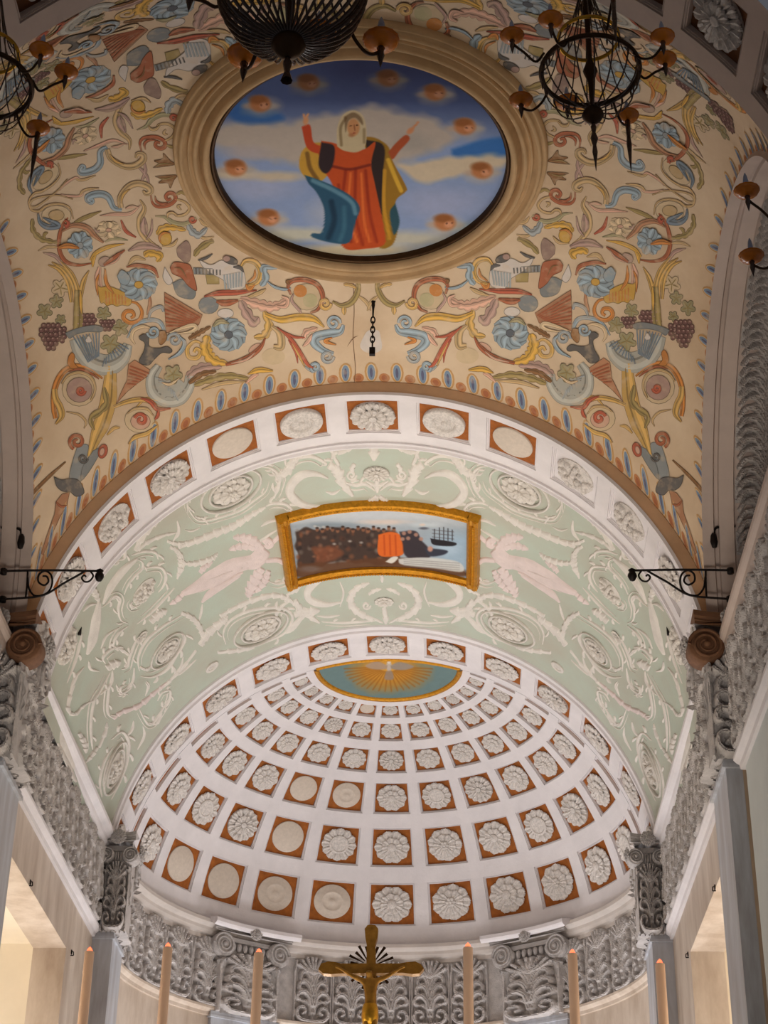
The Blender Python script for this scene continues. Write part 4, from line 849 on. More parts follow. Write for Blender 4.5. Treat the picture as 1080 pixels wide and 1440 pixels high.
class Paint:
    def __init__(s, name): s.n = name; s.V = []; s.F = []; s.c = []; s.l = []
    def tri(s, P, F, col, lay):
        if len(F) and len(F[0]) == 3:           # split large triangles so that the paint follows the curved vault
            P = [tuple(p) for p in P]; st = [tuple(f) for f in F]; F = []; mid = {}
            while st:
                f = st.pop(); e = [math.dist(P[f[i]], P[f[(i + 1) % 3]]) for i in range(3)]; i = e.index(max(e))
                if e[i] < 9: F.append(f); continue
                a, b, c = f[i], f[(i + 1) % 3], f[(i + 2) % 3]; k = (min(a, b), max(a, b))
                if k not in mid: mid[k] = len(P); P.append(((P[a][0] + P[b][0]) / 2, (P[a][1] + P[b][1]) / 2))
                st += [(a, mid[k], c), (mid[k], b, c)]
        n = len(s.V); s.V += [tuple(p) for p in P]; s.l += [lay] * len(P); s.F += [tuple(i + n for i in f) for f in F]; s.c += [lin(col)] * len(F)
    def ribbon(s, P, w, off, col, lay):
        P = np.asarray(P); T = np.gradient(P, axis=0); T /= np.linalg.norm(T, axis=1, keepdims=True) + 1e-9; N = np.stack([-T[:, 1], T[:, 0]], 1); w = np.asarray(w)
        a = P + N * (off + w)[:, None]; b = P + N * (off - w)[:, None]; k = len(P)
        if w.max() > 3:
            c = P + N * off[:, None]
            s.tri(np.vstack([a, c, b]), [q for i in range(k - 1) for q in ((i, i + 1, k + i + 1, k + i), (k + i, k + i + 1, 2 * k + i + 1, 2 * k + i))], col, lay)
        else: s.tri(np.vstack([a, b]), [(i, i + 1, k + i + 1, k + i) for i in range(k - 1)], col, lay)
    def stroke(s, cr, pts, w, col, ends=(.25, .15), lay=0, lob=0, out=True, n=None):
        P = cvt(cr, pts); P = spline(P, n or max(14, 6 * len(P))); t = np.linspace(0, 1, len(P)); w = w / CROP[cr][2]
        W = w * np.minimum(1, np.minimum(ends[0] + (1 - ends[0]) * t * 3, ends[1] + (1 - ends[1]) * (1 - t) * 3)); c = PAL[col]
        if lob: P2 = spline(P[::2], lob * 14); P = P2; t = np.linspace(0, 1, len(P)); W = w * np.sin(pi * np.clip(.12 + .83 * t, 0, 1)) ** .7 * (.62 + .38 * np.abs(np.sin(lob * pi * t)))
        if out: s.ribbon(P, W + .5, 0 * W, PAL['lblue'] if 'blue' in col else shade(PAL['line'], 1.05) if col in ('och', 'yel', 'tan', 'oli', 'crm') else shade(c, .66), lay)
        s.ribbon(P, W, 0 * W, c, lay + 1); s.ribbon(P, W * .26, W * .42, shade(c, 1.16), lay + 2)
        if lob or w > 3: s.ribbon(P, W * .10 + .15, -W * .3, shade(c, .74), lay + 2)
        return s
    def spir(s, cr, cx, cy, r, a0, turns, w, col, lay=0):
        return s.stroke(cr, [tuple(p) for p in spiral(cx, cy, r, r * .18, a0, turns, 26)], w, col, (.8, .5), lay, n=52)
    def poly(s, cr, pts, col, lay=0, out=True, smooth=True, k=1.0):
        P = cvt(cr, pts); P = spline(np.vstack([P, P[:1]]), 5 * len(P))[:-1] if smooth else P
        if out: Q = np.vstack([P, P[:1]]); s.ribbon(Q, np.full(len(Q), .42), np.zeros(len(Q)), shade(PAL[col], .66), lay + 1)
        F = tessellate_polygon([[Vector((a, b, 0)) for a, b in P]]); s.tri(P, [tuple(f) for f in F], shade(PAL[col], k), lay); return s
    def ell(s, cr, cx, cy, rx, ry, col, lay=0, rot=0.0, out=True, n=16, k=1.0):
        t = np.linspace(0, 2 * pi, n, endpoint=False); c, sn = math.cos(rot), math.sin(rot)
        return s.poly(cr, [(cx + rx * math.cos(q) * c - ry * math.sin(q) * sn, cy + rx * math.cos(q) * sn + ry * math.sin(q) * c) for q in t], col, lay, out, False, k)
    def flower(s, cr, cx, cy, rx, ry, n, col, cen='yel', rot=0.0, lay=0, swirl=0.0):
        for k in range(n):
            a = rot + 2 * pi * k / n; b = a + swirl
            s.stroke(cr, [(cx + rx * .2 * math.cos(a), cy + ry * .2 * math.sin(a)), (cx + rx * .62 * math.cos(a + swirl * .3), cy + ry * .62 * math.sin(a + swirl * .3)), (cx + rx * math.cos(b), cy + ry * math.sin(b))], rx * 2.1 / n + rx * .12, col, (.5, .35), lay + (k % 2) * 3, n=12)
        return s.ell(cr, cx, cy, rx * .24, ry * .24, cen, lay + 6)
    def grapes(s, cr, cx, cy, r, rows=(5, 5, 4, 3, 2, 1), col='grape'):
        for j, m in enumerate(rows):
            for i in range(m): s.ell(cr, cx + (i - (m - 1) / 2) * r * 1.7, cy + j * r * 1.6, r, r, col, (i + j) % 2 * 2, n=9); s.ell(cr, cx + (i - (m - 1) / 2) * r * 1.7 - r * .3, cy + j * r * 1.6 - r * .3, r * .35, r * .3, 'mau', 5, out=False, n=6)
        return s
    def vine(s, cr, cx, cy, r, rot=0.0, col='leaf', lay=0):
        pts = []
        for k in range(20):
            a = rot + 2 * pi * k / 20; q = r * (.62 + .38 * abs(math.cos(2.5 * (a - rot)))); pts.append((cx + q * math.cos(a), cy + q * math.sin(a)))
        s.poly(cr, pts, col, lay)
        for k in range(5): a = rot + 2 * pi * k / 5; s.stroke(cr, [(cx, cy), (cx + r * .8 * math.cos(a), cy + r * .8 * math.sin(a))], r * .04 + 1, 'oli', lay=lay + 2, out=False, n=5)
        return s
    def stripes(s, cr, a0, a1, b0, b1, n, col, w, lay=4):
        for k in range(n):
            f = (k + .5) / n; s.stroke(cr, [(a0[0] + (a1[0] - a0[0]) * f, a0[1] + (a1[1] - a0[1]) * f), (b0[0] + (b1[0] - b0[0]) * f, b0[1] + (b1[1] - b0[1]) * f)], w, col, (1, 1), lay, out=False, n=5)
        return s
    def build(s, mirror=True, label=None):
        q = vault_uv(s.V); P = S_vault(q[:, 0], q[:, 1]); N = normal(S_vault, q[:, 0], q[:, 1], np.array([0, YC, 8.0]))
        P = P + N * (.004 + .0014 * np.array(s.l))[:, None]
        o = link_mesh(s.n, P - [0, YC, 0], s.F, 'paint', ceiling, False, np.array(s.c)); o.location = (0, YC, 0)
        if label: o['label'] = label
        if mirror:
            for sx, sy in ((-1, 1), (1, -1), (-1, -1)):
                c = o.copy(); C.objects.link(c); c.parent = ceiling; c.scale = (sx, sy, 1)
        return o
# side field, left of the medallion (four-fold mirrored)
p = Paint('painted_leaf_scroll'); p.stroke('A', [(395, 340), (375, 330), (372, 312), (400, 296), (450, 290), (492, 312), (520, 368), (565, 378)], 19, 'blue', (.3, .5)); p.spir('A', 393, 328, 20, 3.6, -1.1, 6, 'blue'); p.stroke('A', [(560, 366), (556, 310), (600, 250), (655, 230), (712, 246), (728, 274), (702, 288), (684, 270)], 17, 'tan', (.8, .3), 3); p.stroke('A', [(560, 340), (572, 290), (610, 258)], 6, 'och', lay=6); p.build()
p = Paint('painted_scroll'); p.stroke('A', [(728, 296), (738, 340), (770, 362), (830, 352), (866, 322), (860, 292), (832, 284), (812, 304), (826, 324), (842, 314)], 10, 'rust', (.3, .6)); p.stroke('A', [(752, 300), (760, 330), (790, 344), (826, 336)], 6, 'rust', lay=3); p.stroke('A', [(866, 318), (918, 334), (946, 370), (922, 404), (876, 412), (856, 396)], 7, 'tan', (.6, .5)); p.build()
p = Paint('painted_pod'); p.stroke('A', [(752, 414), (806, 420), (850, 448), (910, 460), (960, 442), (985, 424)], 11, 'leaf', (.1, .6)); p.spir('A', 962, 432, 20, 0, 1.2, 6, 'red', 3); p.stroke('A', [(880, 410), (850, 394), (826, 400), (820, 424)], 7, 'tan', lay=3); p.build()
p = Paint('painted_leaf'); p.stroke('A', [(765, 520), (790, 486), (850, 478), (925, 494)], 22, 'yel', lob=5); p.ell('A', 810, 540, 36, 38, 'yel', 4); p.stroke('A', [(782, 560), (776, 530), (800, 505), (840, 508)], 6, 'org', lay=8); p.stroke('A', [(790, 580), (850, 575), (880, 540)], 8, 'tan', lay=3); p.build()
p = Paint('painted_stem'); p.stroke('A', [(668, 322), (692, 372), (666, 436), (672, 500), (720, 560), (770, 592)], 16, 'tan', (.2, .5)); p.stroke('A', [(690, 420), (690, 480), (700, 520)], 20, 'mau', (.2, .2), 3); p.stroke('A', [(560, 436), (588, 498), (645, 534)], 9, 'red', (.3, .3)); p.stroke('A', [(600, 610), (660, 584), (720, 582), (790, 600)], 20, 'mau', (.1, .2), 2); p.stroke('A', [(736, 430), (730, 500), (700, 545)], 6, 'mau', lay=5); p.build()
p = Paint('painted_ribbon'); p.stroke('A', [(440, 412), (520, 404), (610, 400), (672, 352)], 9, 'pink', (.1, .2)); p.stroke('A', [(585, 370), (620, 360), (660, 364)], 7, 'pink', lay=3); p.build()
p = Paint('painted_flower_ring'); p.stroke('A', [(262, 422), (232, 462), (212, 540), (216, 616), (252, 672), (320, 690), (396, 680)], 11, 'rust', (.4, .2)); p.stroke('A', [(226, 500), (290, 466), (366, 478), (412, 524), (462, 562)], 15, 'ter', (.2, .3), 3); p.flower('A', 328, 575, 74, 78, 8, 'blue', 'gblue', .3, 6); p.stroke('A', [(205, 586), (260, 576), (322, 588)], 14, 'org', (.4, .2), 14); p.stroke('A', [(244, 430), (262, 450), (250, 470), (238, 452)], 9, 'red', lay=8); p.build()
p = Paint('painted_branch'); p.stroke('A', [(62, 430), (64, 490), (104, 540), (160, 556), (222, 566)], 17, 'oli', lob=6); p.stroke('A', [(126, 545), (130, 516), (150, 506)], 8, 'oli'); p.stroke('A', [(92, 610), (150, 588), (215, 590)], 8, 'tan', (.1, .3)); p.stroke('A', [(120, 620), (190, 640), (230, 690)], 10, 'mau', (.1, .3)); p.stroke('A', [(298, 452), (356, 424), (450, 386)], 11, 'oli', (.5, .1)); p.build()
p = Paint('painted_crescent'); p.ell('A', 196, 412, 84, 58, 'crm', 0); p.ell('A', 196, 408, 44, 30, 'tan', 3); p.stroke('A', [(92, 398), (104, 448), (150, 474), (206, 466), (160, 440), (118, 420)], 15, 'dblue', (.2, .1), 5); p.stroke('A', [(290, 318), (200, 296), (90, 310), (48, 340), (56, 378), (100, 384), (140, 356), (210, 344), (270, 366), (292, 430)], 6, 'tan', (.3, .3), 2); p.build()
p = Paint('painted_pale_flower'); p.flower('A', 490, 490, 70, 45, 7, 'crm', 'pink', .2); p.stroke('A', [(410, 480), (424, 500), (440, 488)], 5, 'mau', lay=8); p.build()
p = Paint('painted_bud'); p.stroke('A', [(388, 664), (420, 622), (490, 588), (580, 570)], 11, 'yel', (.5, .1)); p.stroke('A', [(400, 700), (404, 660), (420, 630)], 9, 'yel', lay=2); p.ell('A', 465, 668, 34, 26, 'mau', 4, -.5); p.stroke('A', [(462, 688), (520, 646), (582, 602)], 10, 'rust', (.6, .2), 7); p.stroke('A', [(470, 690), (530, 664), (560, 620)], 4, 'pink', lay=10); p.build()
p = Paint('painted_frond'); 
for a_ in ([(150, 690), (214, 716), (262, 790), (280, 900)], [(170, 672), (240, 720), (290, 800), (300, 900)], [(210, 660), (280, 740), (316, 830), (318, 900)], [(380, 720), (350, 780), (334, 850), (330, 900)]): p.stroke('A', a_, 13, 'och', (.15, .5))
p.stroke('A', [(315, 830), (318, 1010), (300, 1060)], 26, 'oli', (.6, .4), 3); p.stroke('A', [(330, 830), (334, 960)], 8, 'yel', lay=7); p.build()
p = Paint('painted_limb'); p.stroke('A', [(440, 700), (430, 760), (440, 830), (452, 880)], 20, 'pink', (.4, .5)); p.stroke('A', [(470, 710), (478, 790), (520, 850)], 9, 'org', lay=3); p.build()
p = Paint('painted_star_leaf'); p.poly('A', [(752, 192), (800, 186), (874, 184), (858, 212), (838, 256), (822, 228), (772, 228), (792, 206)], 'brn', k=1.1); p.stroke('A', [(770, 200), (810, 204), (860, 190)], 3, 'oli', lay=3, out=False); p.build()
p = Paint('painted_side_leaf'); p.stroke('A', [(938, 460), (960, 500), (1000, 520), (1045, 480)], 22, 'gblue', lob=4); p.stroke('A', [(1000, 530), (1040, 540), (1085, 530)], 8, 'tan'); p.stroke('A', [(972, 640), (1000, 600), (1060, 560), (1085, 560)], 18, 'oli', lob=3); p.build()
p = Paint('painted_leaf'); p.stroke('A', [(690, 640), (720, 620), (780, 640), (760, 670)], 24, 'yel', lob=4); p.stroke('A', [(600, 690), (640, 650), (700, 660)], 12, 'tan', (.2, .2)); p.stroke('A', [(590, 700), (650, 690), (740, 710), (770, 760)], 10, 'rust', (.2, .3), 3); p.build()
p = Paint('painted_ribbon'); p.stroke('A', [(300, 200), (340, 212), (420, 186)], 7, 'tan', (.3, .1)); p.stroke('A', [(220, 290), (260, 300), (330, 300), (350, 280)], 6, 'pink', (.2, .2)); p.stroke('A', [(470, 560), (520, 540), (600, 550)], 8, 'leaf', (.2, .1)); p.stroke('A', [(640, 120), (700, 180), (720, 240)], 8, 'mau', (.2, .3)); p.build()
p = Paint('painted_curl'); p.stroke('A', [(860, 300), (900, 280), (930, 300)], 8, 'oli', (.3, .2)); p.stroke('A', [(900, 380), (880, 360), (900, 350)], 6, 'tan'); p.stroke('A', [(1000, 430), (1030, 460), (1080, 470)], 9, 'tan', (.3, .2)); p.build()
# cornucopias, grapes, cones
p = Paint('painted_cornucopia'); p.stroke('B', [(352, 410), (378, 490), (440, 556), (530, 574), (610, 530), (648, 450)], 62, 'stone', (1, .42)); p.poly('B', [(264, 380), (340, 350), (440, 332), (492, 346), (480, 372), (400, 372), (330, 388), (290, 412)], 'gblue', 5, k=.82)
p.stripes('B', (300, 400), (480, 372), (400, 560), (470, 520), 9, 'dblue', 4, 8); p.stripes('B', (480, 590), (660, 470), (500, 540), (600, 440), 9, 'dblue', 4, 8); p.poly('B', [(384, 420), (404, 396), (424, 420), (416, 436), (392, 436)], 'white', 10); p.build()
p = Paint('painted_grapes'); p.grapes('B', 178, 336, 17, (4, 5, 5, 4, 3, 2)); p.grapes('B', 246, 356, 15, (2, 2, 2, 1)); p.build()
p = Paint('painted_grapes'); p.grapes('B', 388, 276, 16, (4, 5, 4)); p.grapes('B', 520, 312, 14, (4, 3, 2)); p.build()
p = Paint('painted_vine_leaves'); p.vine('B', 140, 248, 50, .3); p.vine('B', 212, 190, 44, .9); p.vine('B', 236, 106, 58, .2, 'crm'); p.vine('B', 238, 300, 34, .4); p.build()
p = Paint('painted_vine_leaves'); p.vine('B', 500, 262, 46, .2); p.vine('B', 602, 350, 52, .7); p.vine('B', 540, 446, 62, .3); p.build()
p = Paint('painted_shell_scroll'); p.stroke('B', [(492, 658), (430, 612), (350, 584), (276, 600), (226, 656), (198, 740), (196, 840), (206, 900)], 17, 'org', (.2, .7)); p.stroke('B', [(470, 660), (420, 626), (350, 600), (284, 616)], 6, 'rust', lay=3); p.poly('B', [(276, 566), (286, 520), (306, 500), (322, 520), (318, 560), (340, 590), (300, 596)], 'org', 4); p.ell('B', 350, 722, 104, 104, 'crm', 0); p.ell('B', 350, 726, 78, 76, 'mau', 3); p.spir('B', 358, 732, 28, 0, 1.5, 8, 'red', 6); p.stroke('B', [(240, 690), (280, 640), (350, 620), (420, 650), (446, 720), (420, 790)], 8, 'tan', (.4, .4), 6); p.stroke('C', [(198, 30), (206, 90), (232, 140), (242, 196), (206, 244)], 20, 'och', (.8, .2), 2); p.stroke('C', [(270, 168), (350, 186), (392, 230), (380, 270)], 7, 'tan'); p.build()
p = Paint('painted_comb_leaf'); p.poly('B', [(456, 60), (476, 100), (540, 98), (650, 148), (668, 190), (650, 214), (610, 210), (580, 218), (550, 206), (520, 214), (500, 196), (478, 190)], 'yel', 2); p.stroke('B', [(470, 20), (456, 70), (462, 150)], 7, 'org', lay=5); p.stripes('B', (500, 120), (640, 160), (506, 200), (640, 206), 7, 'org', 4, 6); p.build()
p = Paint('painted_blue_flower'); p.flower('B', 712, 84, 112, 92, 11, 'blue', 'yel', .2, 0, .5); p.poly('B', [(580, 30), (610, -6), (660, 40), (640, 84), (600, 74)], 'blue', 8); p.build()
p = Paint('painted_curl'); p.stroke('B', [(640, 190), (700, 200), (732, 250), (716, 302), (660, 318), (620, 288), (634, 252), (672, 250), (684, 276), (664, 290)], 12, 'org', (.3, .6)); p.stroke('B', [(780, 150), (780, 210), (762, 270)], 10, 'ter', lay=2); p.build()
p = Paint('painted_striped_cone'); p.poly('B', [(868, 132), (1100, 270), (1078, 330), (880, 380), (872, 260)], 'ter', 0, smooth=False); p.stripes('B', (870, 150), (876, 350), (1090, 282), (1010, 340), 8, 'rust', 5, 3); p.stroke('B', [(900, 376), (970, 350), (1040, 332), (1060, 350), (1020, 372), (940, 384)], 12, 'crm', lay=6); p.build()
p = Paint('painted_striped_cone'); p.poly('B', [(650, 572), (688, 544), (782, 606), (770, 640), (700, 690), (640, 740), (574, 812), (606, 740), (640, 670)], 'ter', 0, smooth=False, k=1.08); p.stripes('B', (660, 570), (640, 700), (780, 620), (690, 700), 6, 'rust', 5, 3); p.build()
p = Paint('painted_calyx'); p.poly('B', [(714, 400), (742, 386), (772, 402), (776, 462), (832, 472), (884, 462), (914, 484), (900, 502), (852, 500), (806, 540), (768, 576), (714, 554), (742, 492), (748, 440), (716, 416)], 'dark', 5); p.stroke('B', [(642, 410), (690, 334), (760, 304), (830, 308), (864, 356), (840, 384)], 12, 'blue', (.3, .5)); p.stroke('B', [(690, 448), (668, 410), (684, 362), (740, 340), (790, 352)], 11, 'crm', lay=2); p.spir('B', 800, 372, 38, 3, -1.4, 8, 'blue', 6); p.stroke('B', [(770, 300), (790, 244), (846, 220), (864, 250)], 10, 'gblue', (.3, .5), 3); p.spir('B', 930, 420, 44, 3, 1.4, 9, 'gblue', 6); p.stroke('B', [(960, 400), (990, 440), (960, 500), (890, 540)], 11, 'blue', lay=8); p.poly('B', [(836, 366), (870, 366), (882, 410), (850, 450), (832, 430)], 'brn', 8, k=1.2); p.build()
p = Paint('painted_cornucopia'); p.stroke('B', [(836, 580), (796, 650), (810, 736), (880, 784), (962, 770), (1016, 700), (1020, 640)], 46, 'stone', (.5, .5)); p.ell('B', 910, 720, 90, 70, 'stone', 2, out=False); p.stripes('B', (800, 640), (960, 800), (850, 660), (930, 740), 8, 'gblue', 4, 7); p.vine('B', 920, 630, 60, .2, 'leaf', 8); p.stroke('B', [(850, 680), (900, 690), (960, 650)], 7, 'crm', lay=12); p.build()
p = Paint('painted_trunk'); p.stroke('C', [(545, -110), (538, 0), (526, 110), (492, 226), (450, 330), (412, 440)], 48, 'och', (.6, .25)); p.stroke('C', [(500, 20), (516, 110), (484, 160), (420, 210), (440, 280)], 22, 'oli', lob=4, lay=3); p.stroke('C', [(560, 140), (640, 108), (730, 94), (800, 116), (832, 166)], 14, 'och', (.6, .3), 2); p.stroke('C', [(520, 310), (560, 270), (600, 264)], 10, 'och'); p.stroke('B', [(700, 830), (760, 780), (860, 800)], 8, 'och'); p.build()
p = Paint('painted_shell_scroll'); p.ell('C', 718, 218, 92, 78, 'crm', 0); p.ell('C', 722, 226, 60, 50, 'pink', 2); p.spir('C', 724, 216, 40, 3.4, 1.2, 10, 'red', 5); p.stroke('C', [(722, 84), (784, 108), (826, 152), (905, 146)], 13, 'red', (.2, .2), 5); p.stroke('C', [(832, 150), (826, 190), (806, 216)], 9, 'red', lay=8); p.stroke('C', [(646, 364), (690, 322), (760, 300), (826, 250)], 12, 'och', (.1, .3), 5); p.stroke('C', [(640, 180), (690, 150), (760, 150), (800, 190)], 7, 'tan', lay=4); p.build()
p = Paint('painted_vase'); p.poly('C', [(344, 366), (404, 372), (396, 440), (366, 584), (292, 578), (310, 470)], 'gblue', 0, k=.92); p.poly('C', [(436, 404), (488, 384), (470, 430), (410, 530), (362, 584), (372, 500)], 'gblue', 2, k=.85); p.spir('C', 372, 452, 30, 0, 1.4, 5, 'dark', 5); p.spir('C', 336, 350, 50, 2, 1.5, 10, 'rust', 4); p.ell('C', 492, 408, 28, 44, 'red', 5, .3); p.ell('C', 486, 410, 14, 24, 'pink', 8, .3); p.build()
p = Paint('painted_torch'); p.poly('C', [(194, 562), (240, 582), (300, 574), (350, 590), (378, 658), (330, 682), (292, 654), (250, 652), (212, 622)], 'dark', 4, k=1.1); p.poly('C', [(246, 668), (292, 656), (274, 740), (236, 800), (190, 900), (130, 1040), (118, 1030), (160, 900), (200, 790), (208, 716)], 'ter', 0, smooth=False); p.stroke('C', [(208, 716), (240, 744), (274, 736)], 6, 'rust', lay=3); p.build()
p = Paint('painted_pole'); p.stroke('C', [(268, 472), (170, 560), (70, 660), (0, 740)], 9, 'brn', (.3, 1.0)); p.build()
# field below the medallion
p = Paint('painted_blue_flower'); p.flower('D', 236, 424, 96, 88, 12, 'blue', 'lblue', 0, 0, .6); p.stroke('D', [(150, 380), (190, 352), (240, 362)], 12, 'leaf', lay=9); p.stroke('D', [(20, 450), (70, 420), (140, 380)], 16, 'brn', lob=5, lay=0); p.build()
p = Paint('painted_scroll'); p.stroke('D', [(104, 484), (56, 462), (14, 500), (22, 548), (66, 552), (84, 520), (62, 502), (48, 522)], 11, 'och', (.4, .6)); p.stroke('D', [(122, 430), (112, 500), (150, 560), (232, 584)], 34, 'yel', lob=6, lay=2); p.stroke('D', [(220, 588), (300, 566), (362, 536), (412, 490), (436, 440)], 12, 'rust', (.6, .2), 5); p.stroke('D', [(250, 580), (330, 560), (380, 520)], 5, 'pink', lay=8); p.ell('D', 380, 500, 40, 20, 'pink', 0, -.6); p.build()
p = Paint('painted_branch'); p.stroke('D', [(430, 300), (456, 370), (430, 430), (374, 440)], 26, 'och', lob=4); p.stroke('D', [(436, 316), (520, 344), (620, 330), (700, 340), (756, 384)], 20, 'yel', (.5, .15), 2); p.stroke('D', [(470, 380), (516, 420), (520, 490), (480, 490)], 20, 'tan', (.3, .5), 2); p.stroke('D', [(500, 384), (566, 440), (612, 500), (664, 584), (696, 604)], 9, 'red', (.2, .3), 5); p.stroke('D', [(560, 450), (600, 520), (612, 580)], 5, 'red', lay=5); p.stroke('D', [(580, 470), (620, 540), (650, 600)], 5, 'och', lay=6); p.stroke('D', [(520, 400), (590, 436), (650, 440)], 6, 'red', lay=4); p.build()
p = Paint('painted_dolphin_leaf'); p.spir('D', 806, 362, 38, 0, -1.4, 8, 'blue', 3); p.stroke('D', [(860, 372), (842, 410), (790, 420), (716, 436), (704, 470), (744, 508), (806, 530)], 24, 'blue', (.3, .4)); p.stroke('D', [(800, 440), (760, 460), (820, 480)], 8, 'org', lay=4); p.spir('D', 772, 544, 36, 0, 1.4, 8, 'gblue', 3); p.spir('D', 708, 602, 28, 2, 1.3, 8, 'blue', 3); p.stroke('D', [(640, 590), (680, 620), (720, 630)], 5, 'gblue'); p.build()
p = Paint('painted_flower_ring'); p.ell('D', 660, 220, 78, 72, 'crm', 0, k=.96); p.ell('D', 626, 188, 36, 34, 'org', 2, out=False); p.ell('D', 680, 240, 40, 38, 'leaf', 2, out=False, k=1.15); p.stroke('D', [(574, 206), (560, 160), (590, 130), (660, 128), (722, 158), (748, 222), (722, 286), (680, 306)], 12, 'rust', (.4, .3), 5); p.stroke('D', [(590, 200), (580, 240), (620, 290), (632, 310)], 7, 'mau', lay=5); p.spir('D', 760, 254, 34, 0, 1.4, 9, 'och', 6); p.stroke('D', [(570, 150), (552, 136), (570, 126)], 6, 'brn', lay=7); p.build()
p = Paint('painted_acanthus'); p.stroke('D', [(300, 230), (400, 262), (480, 274), (556, 236)], 32, 'pink', lob=6); p.stroke('D', [(300, 240), (330, 300), (376, 360), (400, 330)], 30, 'mau', lob=4, lay=3); p.stroke('D', [(500, 270), (548, 270), (556, 232), (524, 216)], 9, 'pink', (.5, .5), 5); p.stroke('D', [(340, 220), (400, 200), (440, 176)], 10, 'tan', lay=3); p.build()
p = Paint('painted_serpent'); p.stroke('D', [(104, 218), (180, 200), (280, 196), (390, 184)], 14, 'red', (.2, .1), 3); p.stroke('D', [(170, 244), (220, 254), (290, 240)], 16, 'rust', (.3, .3), 3); p.ell('D', 128, 266, 54, 46, 'gblue', 0, k=.85); p.ell('D', 220, 310, 44, 26, 'white', 0); p.build()
p = Paint('painted_dove'); p.poly('D', [(74, 14), (140, 46), (196, 22), (256, 36), (312, 66), (330, 150), (300, 180), (250, 184), (212, 132), (150, 96), (100, 60)], 'white', 2); p.ell('D', 246, 20, 42, 20, 'dark', 5, .3); p.ell('D', 226, 10, 20, 16, 'mau', 7); p.stroke('D', [(262, 56), (300, 60), (318, 84)], 8, 'dark', lay=6); p.stripes('D', (204, 100), (318, 80), (212, 178), (312, 160), 7, 'gblue', 5, 6); p.stroke('D', [(70, 20), (110, 10), (150, -14)], 6, 'dark', lay=4); p.build(label='painted white dove with dark head')
p = Paint('painted_wing_band'); p.poly('D', [(46, 62), (200, 70), (206, 104), (50, 96)], 'gblue', 0, smooth=False, k=.9); p.stripes('D', (50, 64), (200, 72), (52, 96), (200, 102), 8, 'dark', 4, 3); p.poly('D', [(112, 96), (184, 98), (186, 150), (120, 150)], 'oli', 0, smooth=False, k=1.1); p.build()
p = Paint('painted_mitre'); p.poly('A', [(880, 640), (874, 600), (900, 570), (930, 552), (952, 590), (948, 660), (920, 672)], 'mau', 2, k=.85); p.poly('A', [(836, 702), (860, 672), (910, 676), (950, 690), (970, 750), (986, 830), (940, 806), (900, 760), (850, 736)], 'rust', 4, k=1.05); p.stroke('A', [(860, 700), (900, 710), (930, 760)], 5, 'brn', lay=8, out=False); p.poly('A', [(806, 700), (830, 740), (850, 780), (826, 800), (796, 760)], 'white', 2); p.poly('A', [(850, 790), (900, 770), (950, 800), (980, 840), (960, 880), (880, 860)], 'gblue', 2, k=.8); p.build()
p = Paint('painted_ring_leaf'); p.ell('D', 350, 86, 62, 62, 'crm', 0); p.stroke('D', [(330, 160), (392, 140), (412, 84), (384, 34), (330, 24), (300, 60)], 14, 'och', (.4, .3), 3); p.stroke('D', [(340, 140), (376, 110), (380, 70)], 6, 'org', lay=6); p.stroke('D', [(412, 160), (436, 120), (430, 60), (500, 62)], 22, 'blue', lob=4, lay=4); p.stroke('D', [(440, 130), (486, 164), (540, 178), (576, 170)], 6, 'blue', lay=5); p.stroke('D', [(330, 150), (350, 175), (380, 150)], 10, 'org', lay=5); p.build()
p = Paint('painted_garland'); p.stroke('D', [(800, 244), (850, 268), (900, 252), (932, 206), (940, 150), (908, 118)], 15, 'oli', (.3, .3), 2); p.stroke('D', [(862, 268), (864, 318)], 12, 'och', lay=2); p.stroke('D', [(938, 212), (984, 250), (1008, 296)], 9, 'tan', lay=0); p.stroke('D', [(860, 150), (900, 156), (930, 170)], 10, 'och', lob=3, lay=5); p.stroke('D', [(905, 122), (950, 120)], 8, 'oli', lay=5); p.build()
p = Paint('painted_ribbon'); p.stroke('D', [(640, 450), (660, 410), (720, 390)], 18, 'pink', lob=3); p.stroke('D', [(640, 490), (670, 460), (690, 420)], 10, 'pink', lay=3); p.build()
p = Paint('painted_feather'); p.stroke('D', [(50, 700), (140, 668), (240, 650), (350, 664)], 22, 'oli', lob=5); p.stroke('D', [(90, 724), (200, 690), (330, 680)], 10, 'tan', lay=3); p.stroke('D', [(10, 660), (60, 620), (130, 600), (200, 600)], 30, 'mau', lob=5, lay=0); p.stroke('D', [(20, 690), (90, 640), (170, 624)], 16, 'brn', lob=4, lay=4); p.stroke('D', [(340, 640), (400, 618), (478, 622)], 14, 'yel', (.1, .3), 2); p.stroke('D', [(330, 690), (370, 652), (400, 640)], 10, 'pink', lay=2); p.ell('D', 480, 545, 64, 44, 'crm', 0, out=False); p.build()
# plaster patch with cracks round the hanging chain
p = Paint('plaster_patch'); p.poly('D', [(962, 450), (985, 412), (1010, 400), (1050, 404), (1062, 440), (1068, 500), (1030, 526), (980, 520), (950, 490)], 'white', 0, out=False, k=.97); p.build(False)
p = Paint('plaster_crack'); p.stroke('D', [(912, 110), (918, 300), (912, 440), (924, 600), (918, 690)], 2, 'line', (1, 1), 1, out=False); p.stroke('D', [(880, 490), (912, 446), (940, 430)], 2, 'line', lay=1, out=False); p.build(False)
